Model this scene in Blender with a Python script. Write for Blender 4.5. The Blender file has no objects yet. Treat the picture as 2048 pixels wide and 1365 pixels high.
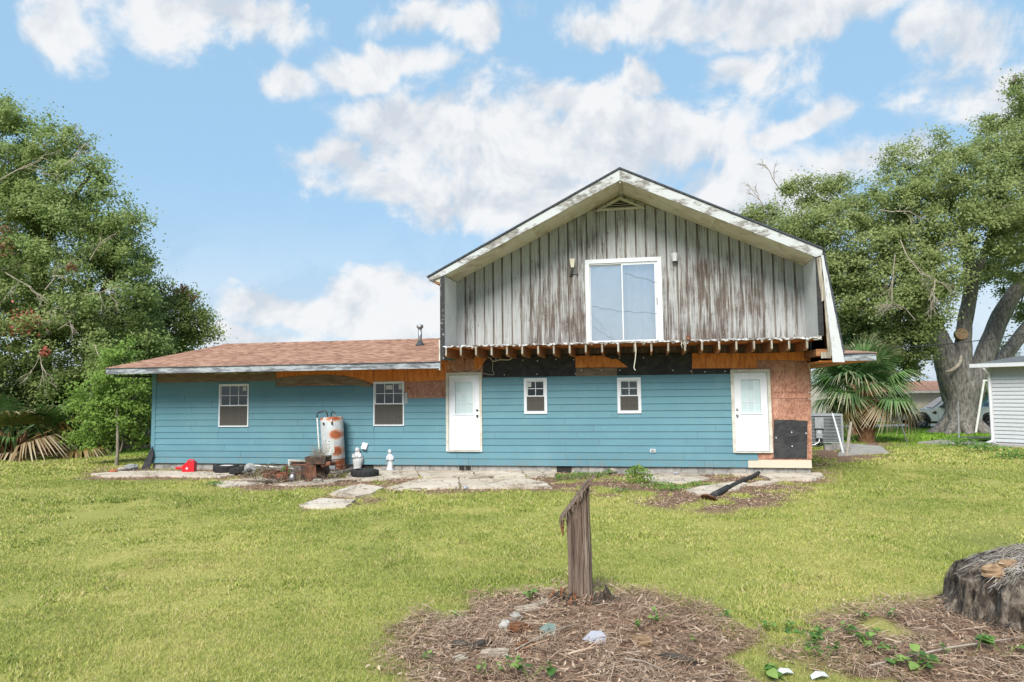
import bpy, math, random
import numpy as np
from mathutils import Vector, Matrix, Euler
S = bpy.context.scene
COL = S.collection
R = math.radians
random.seed(7)
RNG = np.random.default_rng(11)

# ------------------------------------------------------------------ camera, sky, sun, exposure
FPX, PITCH, ROLL, HC = 1400.0, R(4.182), R(.67), 2.2
cam_d = bpy.data.cameras.new('camera')
cam = bpy.data.objects.new('camera', cam_d)
COL.objects.link(cam)
cam_d.sensor_width = 36
cam_d.lens = FPX / 2048 * 36
cam_d.clip_start = .05
cam_d.clip_end = 3000
cam.matrix_world = Matrix.Translation((0, 0, HC)) @ Matrix.Rotation(R(90) + PITCH, 4, 'X') @ Matrix.Rotation(-ROLL, 4, 'Z')
S.camera = cam
SUN_AZ, SUN_EL = R(-163), R(43)          # azimuth clockwise from +Y
sun_d = bpy.data.lights.new('sun', 'SUN')
sun_d.energy = 3.0
sun_d.angle = R(29)
sun_d.color = (1, .95, .87)
sun = bpy.data.objects.new('sun', sun_d)
COL.objects.link(sun)
sv = Vector((math.sin(SUN_AZ) * math.cos(SUN_EL), math.cos(SUN_AZ) * math.cos(SUN_EL), math.sin(SUN_EL)))
sun.rotation_euler = sv.to_track_quat('Z', 'Y').to_euler()
S.view_settings.view_transform = 'Standard'
S.view_settings.look = 'None'
S.view_settings.exposure = 1.08
S.view_settings.gamma = 1
S.view_settings.use_curve_mapping = False
S.cycles.max_bounces = 6
S.cycles.transparent_max_bounces = 8

TH, DW = R(10.477), 19.016              # house wall: turned TH, DW metres from the lens


def ray(px, py):
    xi, yi = (px - 1024) / FPX, (682.5 - py) / FPX
    c, s = math.cos(ROLL), math.sin(ROLL)
    x, up = xi * c + yi * s, -xi * s + yi * c
    cp, sp = math.cos(PITCH), math.sin(PITCH)
    return x, cp - up * sp, sp + up * cp


def hw(px, py, v=0.0):
    """point of the house plane v behind the wall -> house coordinates (u, z)"""
    x, y, z = ray(px, py)
    t = (DW + v) / (x * math.sin(TH) + y * math.cos(TH))
    return x * t * math.cos(TH) - y * t * math.sin(TH), HC + z * t


def zg(y):
    return -max(0, min(y, 120) - 24) * .017


def gp(px, py, dz=0.0):
    x, y, z = ray(px, py)
    t = 10
    for _ in range(60):
        t = (zg(y * t) + dz - HC) / z
    return Vector((x * t, y * t, zg(y * t) + dz))


def at(px, py, d):
    x, y, z = ray(px, py)
    t = d / y
    return Vector((x * t, d, HC + z * t))


def h2w(u, v, z=0):
    return Vector((math.cos(TH) * u + math.sin(TH) * (DW + v), -math.sin(TH) * u + math.cos(TH) * (DW + v), z))


# ------------------------------------------------------------------ node helper
class NT:
    def __init__(self, tree):
        self.t = tree

    def n(self, typ, ins=None, **props):
        nd = self.t.nodes.new(typ)
        for k, v in props.items():
            setattr(nd, k, v)
        for k, v in (ins or {}).items():
            self.set(nd.inputs[k], v)
        return nd

    def set(self, sock, v):
        if isinstance(v, bpy.types.NodeSocket):
            self.t.links.new(v, sock)
        elif isinstance(v, bpy.types.Node):
            self.t.links.new(v.outputs[0], sock)
        elif isinstance(v, (tuple, list)) and len(v) == 3 and sock.type == 'RGBA':
            sock.default_value = (*v, 1)
        else:
            sock.default_value = v

    def math(self, op, a, b=0.0, clamp=False):
        return self.n('ShaderNodeMath', {0: a, 1: b}, operation=op, use_clamp=clamp).outputs[0]

    def vmath(self, op, a, b=(0, 0, 0)):
        nd = self.n('ShaderNodeVectorMath', {0: a, 1: b}, operation=op)
        return nd.outputs[1] if op in ('LENGTH', 'DOT_PRODUCT', 'DISTANCE') else nd.outputs[0]

    def mix(self, fac, a, b, blend='MIX'):
        nd = self.n('ShaderNodeMix', None, data_type='RGBA', blend_type=blend)
        self.set(nd.inputs[0], fac)
        self.set(nd.inputs[6], a)
        self.set(nd.inputs[7], b)
        return nd.outputs[2]

    def ramp(self, fac, stops, interp='LINEAR'):
        nd = self.n('ShaderNodeValToRGB', {0: fac})
        cr = nd.color_ramp
        cr.interpolation = interp
        while len(cr.elements) < len(stops):
            cr.elements.new(.5)
        for e, (p, c) in zip(cr.elements, stops):
            e.position = p
            e.color = (*c, 1) if len(c) == 3 else c
        return nd.outputs[0]

    def maprange(self, v, a, b, c=0.0, d=1.0, smooth=False):
        return self.n('ShaderNodeMapRange', {0: v, 1: a, 2: b, 3: c, 4: d},
                      interpolation_type='SMOOTHSTEP' if smooth else 'LINEAR').outputs[0]

    def noise(self, vec, scale, detail=4, rough=.6, dist=0.0):
        return self.n('ShaderNodeTexNoise', {'Vector': vec, 'Scale': scale, 'Detail': detail, 'Roughness': rough,
                                             'Distortion': dist}).outputs[0]


# ------------------------------------------------------------------ world: daylight sky with clouds
W = bpy.data.worlds.new('World')
S.world = W
W.use_nodes = True
W.node_tree.nodes.clear()
w = NT(W.node_tree)
sky = w.n('ShaderNodeTexSky', None, sky_type='NISHITA', sun_disc=False, sun_elevation=SUN_EL, sun_rotation=SUN_AZ,
          air_density=1.0, dust_density=1.2, ozone_density=1.6, altitude=0)
tc = w.n('ShaderNodeTexCoord')
gen = tc.outputs['Generated']
sep = w.n('ShaderNodeSeparateXYZ', {0: gen})
gx, gy, gz = sep.outputs
az = w.math('ARCTAN2', gx, gy)
el = w.math('ARCSINE', gz)
ae = w.n('ShaderNodeCombineXYZ', {0: az, 1: el}).outputs[0]


def azel(px, py):
    x, y, z = ray(px, py)
    return math.atan2(x, y), math.atan2(z, math.hypot(x, y))


blobs = [(1090, 300, 430, 120), (860, 250, 220, 60), (1330, 270, 230, 100), (1130, 205, 150, 60), (1040, 400, 330, 95), (760, 385, 160, 55),
         (660, 330, 90, 45), (1480, 380, 220, 95), (650, 615, 230, 62), (800, 580, 150, 45), (500, 680, 140, 34), (860, 640, 150, 70),
         (420, 20, 230, 60), (560, 40, 90, 50), (130, 20, 70, 90), (1420, 15, 330, 55), (1520, 50, 140, 40), (1960, 110, 130, 80), (1690, 20, 130, 40),
         (560, 150, 90, 40), (740, 130, 130, 40), (960, 75, 60, 55), (1290, 150, 60, 35), (1760, 330, 90, 45), (2010, 200, 90, 60), (860, 30, 100, 45),
         (1480, 130, 130, 45), (1180, 50, 90, 40), (1840, 70, 80, 30), (1620, 240, 120, 35)]
wv = w.vmath('SUBTRACT', w.n('ShaderNodeTexNoise', {'Vector': ae, 'Scale': 5.0, 'Detail': 4.0, 'Roughness': .6}).outputs['Color'], (.5, .5, .5))
aew = w.vmath('ADD', ae, w.vmath('MULTIPLY', wv, (.22, .13, 0)))
field = None
for (px, py, rx, ry) in blobs:
    a0, e0 = azel(px, py)
    d = w.vmath('MULTIPLY', w.vmath('SUBTRACT', aew, (a0, e0, 0)), (1400 / rx, 1400 / ry, 0))
    ln = w.math('SUBTRACT', 1.0, w.vmath('LENGTH', d))
    field = ln if field is None else w.n('ShaderNodeMath', {0: field, 1: ln, 2: .25}, operation='SMOOTH_MAX').outputs[0]
# other clouds of the same kind all round the sky
inv = w.math('DIVIDE', 1.0, w.math('ADD', w.math('MAXIMUM', gz, 0.0), .22))
proj = w.vmath('MULTIPLY', gen, w.n('ShaderNodeCombineXYZ', {0: inv, 1: inv, 2: 1.0}).outputs[0])
far_clouds = w.maprange(w.noise(proj, 1.25, 3, .5), .42, .72, -.9, .55)
outside = w.maprange(w.vmath('LENGTH', w.vmath('MULTIPLY', w.vmath('SUBTRACT', ae, (0, .22, 0)), (1.15, 1.6, 0))), .8, 1.2)
far_clouds = w.math('SUBTRACT', w.math('MULTIPLY', w.math('ADD', far_clouds, 1.0), outside), 1.0)
field = w.math('MAXIMUM', field, far_clouds)
puff = w.noise(ae, 8.5, 10, .62, .35)
wisp = w.noise(w.vmath('MULTIPLY', ae, (1, 2.2, 1)), 4.0, 7, .62, .5)
cl = w.math('ADD', field, w.math('MULTIPLY', w.math('SUBTRACT', puff, .5), 2.7))
cl = w.math('ADD', cl, w.math('MULTIPLY', w.math('SUBTRACT', wisp, .5), 1.3))
mask = w.maprange(cl, -.16, .54, smooth=True)
# hazy veil low down
hazem = w.maprange(el, .0, .30, .6, .0, smooth=True)
mask2 = w.math('MAXIMUM', w.math('MULTIPLY', mask, .93), hazem)
body = w.noise(w.vmath('ADD', ae, (.02, -.045, 0)), 5.0, 6, .55)
puff_lit = w.noise(w.vmath('ADD', ae, (-.012, .03, 0)), 8.5, 5, .58, .35)
lit = w.math('SUBTRACT', w.noise(ae, 8.5, 5, .58, .35), puff_lit)
shade = w.math('ADD', w.math('MULTIPLY', body, .75), w.math('MULTIPLY', lit, 1.5))
ccol = w.ramp(shade, [(.18, (.315, .338, .368)), (.35, (.392, .402, .416)), (.48, (.446, .446, .448))])
skyc = w.n('ShaderNodeHueSaturation', {'Saturation': .92, 'Value': 1.0, 'Color': sky}).outputs[0]
skyc = w.vmath('MULTIPLY', skyc, (.115, .115, .115))
lift = w.mix(.85, skyc, (.172, .290, .405))            # thin high veil over the blue
final = w.mix(mask2, lift, ccol)
bg = w.n('ShaderNodeBackground', {'Color': final, 'Strength': 1.0})
w.n('ShaderNodeOutputWorld', {'Surface': bg})


# ------------------------------------------------------------------ materials
def new_mat(name):
    m = bpy.data.materials.new(name)
    m.use_nodes = True
    m.node_tree.nodes.clear()
    return m, NT(m.node_tree)


def coords(t, stretch=(1, 1, 1), shift=True):
    c = t.n('ShaderNodeTexCoord').outputs['Object']
    if shift:
        rnd = t.n('ShaderNodeObjectInfo').outputs['Random']
        c = t.vmath('ADD', c, t.n('ShaderNodeCombineXYZ', {0: t.math('MULTIPLY', rnd, 37.0), 1: t.math('MULTIPLY', rnd, 91.0), 2: t.math('MULTIPLY', rnd, 53.0)}).outputs[0])
    return t.vmath('MULTIPLY', c, stretch)


def finish(t, col, rough=.8, bumpv=None, bump=.2, dist=.01, metal=0.0, spec=.4, rand=0.0, trans=0.0, coat=0.0):
    if rand:
        rnd = t.n('ShaderNodeObjectInfo').outputs['Random']
        k = t.maprange(rnd, 0, 1, 1 - rand, 1 + rand)
        col = t.vmath('MULTIPLY', col, t.n('ShaderNodeCombineXYZ', {0: k, 1: k, 2: k}).outputs[0])
    p = t.n('ShaderNodeBsdfPrincipled', {'Base Color': col, 'Roughness': rough, 'Metallic': metal, 'Specular IOR Level': spec, 'Coat Weight': coat})
    if bumpv is not None:
        b = t.n('ShaderNodeBump', {'Height': bumpv, 'Strength': bump, 'Distance': dist})
        t.set(p.inputs['Normal'], b)
    out = p.outputs[0]
    if trans:
        tr = t.n('ShaderNodeBsdfTranslucent', {'Color': col})
        out = t.n('ShaderNodeMixShader', {0: trans, 1: out, 2: tr}).outputs[0]
    t.n('ShaderNodeOutputMaterial', {'Surface': out})


def std(name, cols, scale=6, stretch=(1, 1, 1), rough=.8, bump=.2, detail=6, metal=0.0, spec=.3, rand=.06, lo=.3, hi=.7, dist=.01, dn=0.0, coat=0.0):
    m, t = new_mat(name)
    c = coords(t, stretch)
    f = t.noise(c, scale, detail, .62, dn)
    k = len(cols) - 1
    col = t.ramp(f, [(lo + (hi - lo) * i / max(k, 1), cc) for i, cc in enumerate(cols)])
    finish(t, col, rough, f, bump, dist, metal, spec, rand, 0, coat)
    return m


def peel(name, paint, wood, amount=.5, scale=5, stretch=(1, 1, 1), soft=.06, rough=.8, bump=.4, grain=(3, 3, 40), rand=.05, zfade=None):
    """paint flaking off wood: amount is the share of bare wood"""
    m, t = new_mat(name)
    c = coords(t, stretch)
    big = t.noise(c, scale, 8, .68, .4)
    g = t.noise(coords(t, grain), 1.0, 5, .6)
    wcol = t.ramp(g, [(.3, wood[0]), (.7, wood[1])])
    f = t.math('ADD', big, t.math('MULTIPLY', t.math('SUBTRACT', g, .5), .35))
    mk = t.maprange(f, amount - soft, amount + soft)
    pc = t.mix(t.math('MULTIPLY', g, .35), paint, tuple(p * .72 for p in paint))
    col = t.mix(mk, wcol, pc)
    finish(t, col, rough, t.math('ADD', t.math('MULTIPLY', mk, .5), g), bump, .008, rand=rand)
    return m


def foliage(name, cols, trans=.3, clump=.5, rough=.55, spec=.3):
    m, t = new_mat(name)
    g = t.n('ShaderNodeNewGeometry')
    rnd = g.outputs['Random Per Island']
    big = t.noise(t.n('ShaderNodeTexCoord').outputs['Object'], clump, 3)
    f = t.math('ADD', t.math('MULTIPLY', rnd, .45), t.math('ADD', t.math('MULTIPLY', big, .45), t.math('MULTIPLY', t.noise(t.n('ShaderNodeTexCoord').outputs['Object'], clump * 3.2, 3, .6), .32)))
    k = len(cols) - 1
    col = t.ramp(f, [(.15 + .75 * i / k, c) for i, c in enumerate(cols)])
    finish(t, col, rough, spec=spec, trans=trans)
    return m


def flat(name, col, rough=.5, metal=0.0, spec=.5, coat=0.0):
    return std(name, [tuple(x * .9 for x in col), col], 9, rough=rough, bump=.03, metal=metal, spec=spec, rand=.02, coat=coat)


def glass(name, tint=(.75, .8, .82), refl=.9, base=.16):
    m, t = new_mat(name)
    fr = t.n('ShaderNodeFresnel', {'IOR': 1.5}).outputs[0]
    fac = t.math('ADD', t.math('MULTIPLY', fr, refl), base, True)
    wob = t.noise(coords(t), 2.2, 2)
    b = t.n('ShaderNodeBump', {'Height': wob, 'Strength': .12, 'Distance': .02})
    gl = t.n('ShaderNodeBsdfGlossy', {'Color': (.9, .93, .95), 'Roughness': .03, 'Normal': b})
    tr = t.n('ShaderNodeBsdfTransparent', {'Color': tint})
    t.n('ShaderNodeOutputMaterial', {'Surface': t.n('ShaderNodeMixShader', {0: fac, 1: tr, 2: gl})})
    return m


M = {}
# teal fibre-cement siding: fine wood grain emboss, slight weathering
def siding_mat():
    m, t = new_mat('teal_siding')
    g = t.noise(coords(t, (1.2, 1, 26)), 3.0, 5, .6)
    d = t.noise(coords(t, (.6, 1, 1.2), False), 1.6, 4, .6)
    f = t.math('ADD', t.math('MULTIPLY', g, .4), t.math('MULTIPLY', d, .6))
    col = t.ramp(f, [(.30, (.074, .182, .228)), (.55, (.088, .206, .254)), (.75, (.106, .230, .276))])
    spk = t.noise(coords(t, (1, 1, 1), False), 26, 2, .5)
    col = t.mix(t.maprange(spk, .74, .78), col, (.35, .45, .48))
    zz = t.n('ShaderNodeSeparateXYZ', {0: t.n('ShaderNodeTexCoord').outputs['Object']}).outputs[2]
    mud = t.math('MULTIPLY', t.maprange(zz, .2, .62, 1, 0), t.maprange(t.noise(coords(t, (2, 1, 2.5), False), 2.5, 6, .7), .46, .68))
    col = t.mix(t.math('MULTIPLY', mud, .55), col, (.17, .16, .13))
    fade = t.noise(coords(t, (1, 1, .25), False), .9, 5, .65)
    col = t.mix(t.maprange(fade, .5, .75, 0, .14), col, (.19, .31, .34))
    finish(t, col, .66, g, .3, .004, rand=.045)
    return m
M['siding'] = siding_mat()
M['white'] = flat('white_trim', (.58, .59, .61), .45)
M['door'] = std('white_door', [(.50, .51, .53), (.60, .62, .66), (.62, .64, .68)], 2.2, (1.6, 1, .7), rough=.42, bump=.05, rand=.02, lo=.25, hi=.5)
M['vinyl'] = flat('white_vinyl', (.60, .62, .65), .4)
M['cream'] = std('cream_trim', [(.38, .35, .28), (.50, .48, .42), (.56, .55, .51)], 5, (1, 1, 1), rough=.6, bump=.1)
M['soffit'] = std('stained_soffit', [(.40, .35, .24), (.60, .56, .45), (.68, .66, .58)], 1.6, (1.2, 1, 1.2), rough=.7, bump=.1, rand=.03, dn=.6)
M['fin'] = std('white_panel', [(.55, .57, .57), (.68, .70, .70)], 2.5, rough=.6, bump=.08)
M['fascia'] = peel('peeling_fascia', (.33, .36, .39), ((.06, .065, .075), (.19, .20, .22)), .50, 3.5, (.5, 1, 2.2), grain=(4, 4, 26))
M['deck'] = peel('rotten_deck_edge', (.50, .51, .52), ((.03, .025, .02), (.18, .15, .12)), .53, 5, (1.5, 1, 3), grain=(9, 5, 20))
M['rake'] = peel('peeling_rake_paint', (.47, .49, .50), ((.13, .125, .115), (.30, .285, .26)), .47, 3.0, (.5, 1, 1.2), grain=(7, 7, 16))
M['barge'] = peel('worn_white_barge', (.50, .515, .53), ((.10, .09, .08), (.26, .24, .21)), .36, 3, (1.5, 1, .7), grain=(26, 5, 3))
M['bare'] = std('bare_grey_wood', [(.10, .085, .065), (.26, .23, .18), (.42, .40, .34)], 2.2, (14, 14, 1), rough=.85, bump=.5)
M['felt'] = std('black_felt', [(.012, .013, .015), (.028, .029, .031), (.05, .05, .05)], 3, (1, 1, 1.6), rough=.75, bump=.5, dist=.02, dn=1)
M['charred'] = peel('blackened_strip', (.028, .028, .03), ((.35, .35, .35), (.5, .5, .5)), .36, 9, (1, 1, .8))
M['joist'] = std('old_joist', [(.13, .055, .025), (.30, .135, .058), (.42, .215, .10)], 3, (1, 1.2, 9), rough=.8, bump=.3, rand=.22)
M['orange_ply'] = std('orange_plywood', [(.36, .11, .025), (.58, .20, .048), (.68, .27, .08)], 2.4, (5, 1, 1.4), rough=.7, bump=.2, rand=.12)
M['brown_panel'] = std('brown_frieze', [(.10, .075, .05), (.17, .13, .095), (.22, .175, .13)], 3, (1, 1, 6), rough=.8, bump=.2, rand=.06)
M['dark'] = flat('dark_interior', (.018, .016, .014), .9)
M['room'] = std('dim_room_wall', [(.30, .26, .20), (.42, .37, .29)], 1.5, rough=.9, bump=0)
M['stud'] = std('stud_wood', [(.30, .14, .05), (.45, .22, .09)], 3, (6, 6, 1), rough=.8)
M['black'] = flat('black_plastic', (.02, .02, .022), .45)
M['chrome'] = flat('satin_metal', (.35, .35, .34), .3, 1.0)
M['bronze'] = flat('dark_bronze', (.05, .04, .03), .35, .8)
M['galv'] = std('galvanised_metal', [(.22, .23, .24), (.42, .43, .44)], 7, rough=.4, metal=.75, bump=.1)
M['pvc'] = std('white_pvc', [(.55, .55, .52), (.72, .72, .70)], 6, rough=.4, bump=.02)
M['wire'] = flat('pale_cable', (.55, .52, .44), .6)
M['pane'] = glass('window_pane', (.55, .58, .56), .7, .02)
M['pane_sky'] = glass('sliding_pane', (.95, .97, .99), 1.0, .34)
M['curtain_white'] = std('white_curtain', [(.60, .68, .76), (.74, .79, .83), (.82, .84, .85)], 1.6, (2.5, 1, 1), rough=.9, bump=.3, dist=.03, dn=.8)
M['frosted'] = std('door_lite_glass', [(.40, .50, .53), (.48, .58, .60)], 2, rough=.12, bump=0, spec=.6)
M['paper'] = flat('paper_sticker', (.46, .47, .45), .7)
M['beige_board'] = std('beige_primed_board', [(.42, .37, .29), (.48, .43, .345)], 4, (1, 1, 14), rough=.7, bump=.1)
M['rubber'] = std('tyre_rubber', [(.012, .012, .013), (.035, .035, .036)], 12, rough=.75, bump=.25)
M['red'] = std('red_plastic', [(.50, .012, .02), (.62, .02, .03)], 5, rough=.35, bump=.05)
M['rust'] = std('rusted_steel', [(.025, .014, .010), (.085, .038, .022), (.17, .072, .042), (.23, .115, .072)], 8, rough=.85, bump=.5, lo=.25, hi=.75)
M['rust_dark'] = std('dark_burnt_steel', [(.018, .015, .014), (.06, .04, .03), (.13, .06, .035)], 7, rough=.8, bump=.5)
M['brickred'] = std('red_brick', [(.24, .075, .035), (.36, .13, .07)], 9, rough=.9, bump=.4)
M['plaster'] = std('weathered_white_plaster', [(.22, .22, .215), (.42, .425, .43), (.50, .505, .52)], 7, (1, 1, .6), rough=.75, bump=.2, lo=.2, hi=.6)
M['slate'] = std('grey_stone', [(.16, .17, .17), (.34, .35, .34)], 9, rough=.8, bump=.4, rand=.15)
M['shard_white'] = flat('glazed_white_shard', (.31, .32, .37), .3)
M['shard_green'] = std('green_grey_shard', [(.09, .13, .115), (.17, .23, .20)], 12, rough=.6)
M['plank'] = std('weathered_plank', [(.16, .13, .10), (.32, .27, .21), (.44, .39, .32)], 3, (2, 16, 2), rough=.85, bump=.5, rand=.1)
M['deadwood'] = std('dead_twigs', [(.18, .15, .12), (.40, .35, .29)], 6, rough=.9, rand=.1)
M['rotwood'] = std('rotten_wood', [(.05, .02, .010), (.15, .06, .028), (.27, .135, .065)], 6, (3, 12, 3), rough=.9, bump=.6)
M['stump_top'] = std('pale_cut_wood', [(.10, .055, .03), (.26, .17, .10), (.38, .28, .18)], 14, (1, 1, 3), rough=.85, bump=.5)
M['bark_grey'] = std('grey_oak_bark', [(.05, .046, .041), (.145, .135, .122), (.26, .245, .225)], 5.0, (2.2, 2.2, .55), rough=.9, bump=.9, dist=.05, lo=.3, hi=.68)
M['bark_dark'] = std('dark_bark', [(.025, .02, .016), (.09, .075, .06)], 4, (3, 3, .5), rough=.9, bump=.8, dist=.03)
M['bark_thin'] = std('sapling_bark', [(.12, .10, .08), (.26, .23, .19)], 8, (3, 3, .5), rough=.9, bump=.4)
M['leaf_left'] = foliage('oak_leaves', [(.065, .112, .034), (.16, .24, .066), (.275, .355, .115), (.38, .43, .19)], .5, .45)
M['leaf_back'] = foliage('pale_oak_leaves', [(.11, .16, .045), (.22, .285, .08), (.33, .38, .13)], .5, .6)
M['leaf_right'] = foliage('live_oak_leaves', [(.08, .115, .038), (.175, .235, .07), (.285, .345, .125), (.38, .42, .19)], .5, .4)
M['leaf_sap'] = foliage('young_leaves', [(.10, .19, .035), (.19, .31, .06), (.30, .42, .10)], .5, 1.4)
M['leaf_vine'] = foliage('vine_leaves', [(.05, .12, .025), (.12, .24, .05), (.20, .32, .08)], .4, 4)
M['leaf_red'] = foliage('dead_red_leaves', [(.22, .05, .035), (.38, .10, .07), (.46, .18, .12)], .3, 3)
M['leaf_rust'] = foliage('turning_leaves', [(.10, .055, .03), (.22, .08, .05), (.16, .14, .05)], .3, 3)


def frond_mat(name, cols, tip):
    m, t = new_mat(name)
    c = t.n('ShaderNodeTexCoord').outputs['Object']
    r = t.vmath('LENGTH', c)
    rnd = t.n('ShaderNodeObjectInfo').outputs['Random']
    isl = t.n('ShaderNodeNewGeometry').outputs['Random Per Island']
    col = t.ramp(t.math('ADD', t.math('MULTIPLY', rnd, .6), t.math('MULTIPLY', isl, .4)), [(.1, cols[0]), (.5, cols[1]), (.95, cols[2])])
    k = t.maprange(t.math('ADD', r, t.math('MULTIPLY', isl, .5)), 1.75, 2.25, 0, .9)
    col = t.mix(k, col, tip)
    finish(t, col, .45, spec=.4, trans=.25)
    return m
M['frond'] = frond_mat('green_frond', [(.05, .115, .035), (.10, .20, .06), (.19, .30, .11)], (.40, .35, .22))
M['frond_dead'] = frond_mat('dry_frond', [(.22, .15, .075), (.36, .27, .15), (.46, .37, .23)], (.50, .43, .30))
M['frond_turn'] = frond_mat('yellowing_frond', [(.06, .11, .03), (.18, .17, .05), (.36, .19, .05)], (.50, .42, .30))
M['boots'] = std('palm_boots', [(.08, .04, .02), (.24, .12, .06), (.34, .23, .13)], 5, (4, 4, 1), rough=.9, bump=.7)


def osb():
    m, t = new_mat('osb_sheathing')
    c = coords(t, (1, 1, 1), False)
    v = t.n('ShaderNodeTexVoronoi', {'Vector': t.vmath('MULTIPLY', c, (1.5, 1, .8)), 'Scale': 22.0}).outputs['Color']
    f = t.math('ADD', t.math('MULTIPLY', t.noise(v, 3, 1), .55), t.math('MULTIPLY', t.noise(c, 1.4, 5, .65), .5))
    col = t.ramp(f, [(.33, (.13, .055, .036)), (.45, (.30, .14, .092)), (.58, (.41, .215, .15)), (.72, (.52, .33, .245))])
    finish(t, col, .8, f, .35, .005, rand=.12)
    return m
M['osb'] = osb()


def gable_wood():
    """white stain worn off brown planks, most at mid-height and right of the window"""
    m, t = new_mat('weathered_gable_plank')
    raw = t.n('ShaderNodeTexCoord').outputs['Object']
    sp = t.n('ShaderNodeSeparateXYZ', {0: raw})
    c1 = coords(t, (5, 5, .55))
    grain = t.noise(coords(t, (34, 34, 1.3)), 1.0, 5, .65)
    streak = t.noise(c1, 1.6, 7, .66, .35)
    patch = t.noise(coords(t, (.55, 1, .8), False), 1.7, 4, .55)
    # wear profile in the wall's own coordinates
    z, u = sp.outputs[2], sp.outputs[0]
    wz = t.maprange(z, 4.7, 6.2, .06, -.07, True)
    wl = t.maprange(u, -4.8, -2.0, -.11, .03, True)
    wr = t.maprange(u, 2.8, 4.2, 0, -.12, True)
    wear = t.math('ADD', t.math('ADD', wz, wl), wr)
    f = t.math('ADD', t.math('ADD', t.math('MULTIPLY', streak, .62), t.math('MULTIPLY', patch, .38)), t.math('MULTIPLY', t.math('SUBTRACT', grain, .5), .42))
    rnd = t.n('ShaderNodeObjectInfo').outputs['Random']
    f = t.math('SUBTRACT', t.math('ADD', f, t.math('MULTIPLY', t.math('SUBTRACT', rnd, .5), .10)), wear)
    wood = t.ramp(grain, [(.25, (.045, .034, .029)), (.55, (.115, .090, .078)), (.8, (.205, .175, .155))])
    silver = t.ramp(grain, [(.2, (.18, .18, .178)), (.7, (.37, .375, .375))])
    wash = t.ramp(grain, [(.2, (.25, .255, .255)), (.6, (.37, .38, .385))])
    col = t.mix(t.maprange(f, .36, .50), wood, silver)
    col = t.mix(t.maprange(f, .48, .63), col, wash)
    kn = t.n('ShaderNodeTexVoronoi', {'Vector': coords(t, (3.3, 3.3, 1.1)), 'Scale': 1.6}).outputs['Distance']
    col = t.mix(t.maprange(kn, .045, .085, .85, 0), col, (.045, .03, .024))
    nl = t.noise(coords(t, (60, 60, 60)), 1.0, 0)
    col = t.mix(t.maprange(nl, .80, .83), col, (.62, .63, .62))
    finish(t, col, .85, t.math('ADD', grain, t.math('MULTIPLY', streak, .5)), .5, .006)
    return m
M['gable'] = gable_wood()
M['groove'] = std('brown_batten', [(.06, .048, .042), (.17, .145, .13), (.33, .315, .295)], 2.4, (5, 5, .7), rough=.9, bump=.4, lo=.3, hi=.75)


def shingle():
    m, t = new_mat('terracotta_shingles')
    c = t.n('ShaderNodeTexCoord').outputs['Object']
    s = t.n('ShaderNodeSeparateXYZ', {0: c})
    row = t.math('FLOOR', t.math('DIVIDE', s.outputs[1], .142))
    off = t.n('ShaderNodeTexWhiteNoise', {'W': row}, noise_dimensions='1D').outputs[0]
    tab = t.math('FLOOR', t.math('ADD', t.math('DIVIDE', s.outputs[0], .17), t.math('MULTIPLY', off, 7)))
    wn = t.n('ShaderNodeTexWhiteNoise', {'Vector': t.n('ShaderNodeCombineXYZ', {0: tab, 1: row}).outputs[0]}, noise_dimensions='3D').outputs[0]
    big = t.noise(c, .7, 4)
    f = t.math('ADD', t.math('MULTIPLY', wn, .62), t.math('MULTIPLY', big, .5))
    col = t.ramp(f, [(.15, (.135, .070, .048)), (.5, (.255, .140, .098)), (.9, (.36, .225, .165))])
    gr = t.noise(c, 120, 2)
    col = t.mix(t.maprange(gr, .5, .75, 0, .35), col, (.42, .33, .27))
    finish(t, col, .9, gr, .3, .004)
    return m
M['shingle'] = shingle()
M['shingle_dark'] = std('slate_blue_shingle_edge', [(.025, .03, .036), (.075, .085, .10)], 14, rough=.9, bump=.4)
M['block'] = std('concrete_block', [(.15, .145, .135), (.25, .245, .23), (.32, .31, .29)], 6, rough=.95, bump=.4, rand=.16)
M['mortar'] = std('mortar', [(.33, .31, .27), (.42, .40, .36)], 9, rough=.95, bump=.4)


def slabm():
    m, t = new_mat('old_patio_concrete')
    c = coords(t, (1, 1, 1))
    n1 = t.noise(c, 1.3, 7, .66, .4)
    n2 = t.noise(c, 18, 4, .6)
    f = t.math('ADD', t.math('MULTIPLY', n1, .7), t.math('MULTIPLY', n2, .3))
    col = t.ramp(f, [(.34, (.21, .165, .12)), (.44, (.41, .35, .28)), (.58, (.52, .465, .39)), (.7, (.57, .53, .47))])
    vn = t.n('ShaderNodeTexVoronoi', {'Vector': t.vmath('ADD', c, t.vmath('MULTIPLY', t.n('ShaderNodeTexNoise', {'Vector': c, 'Scale': 3.0}).outputs['Color'], (.5, .5, .5))), 'Scale': 1.1}, feature='DISTANCE_TO_EDGE').outputs[0]
    crack = t.maprange(vn, .006, .022, .8, 0)
    col = t.mix(crack, col, (.10, .07, .045))
    finish(t, col, .92, t.math('SUBTRACT', n2, crack), .4, .01, rand=.08)
    return m
M['slab'] = slabm()
M['slab_grey'] = std('grey_concrete', [(.22, .21, .19), (.36, .34, .31)], 4, rough=.95, bump=.3, rand=.1)
M['asphalt'] = std('pale_road', [(.30, .29, .27), (.42, .41, .38)], 2, rough=.95, bump=.1)


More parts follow.
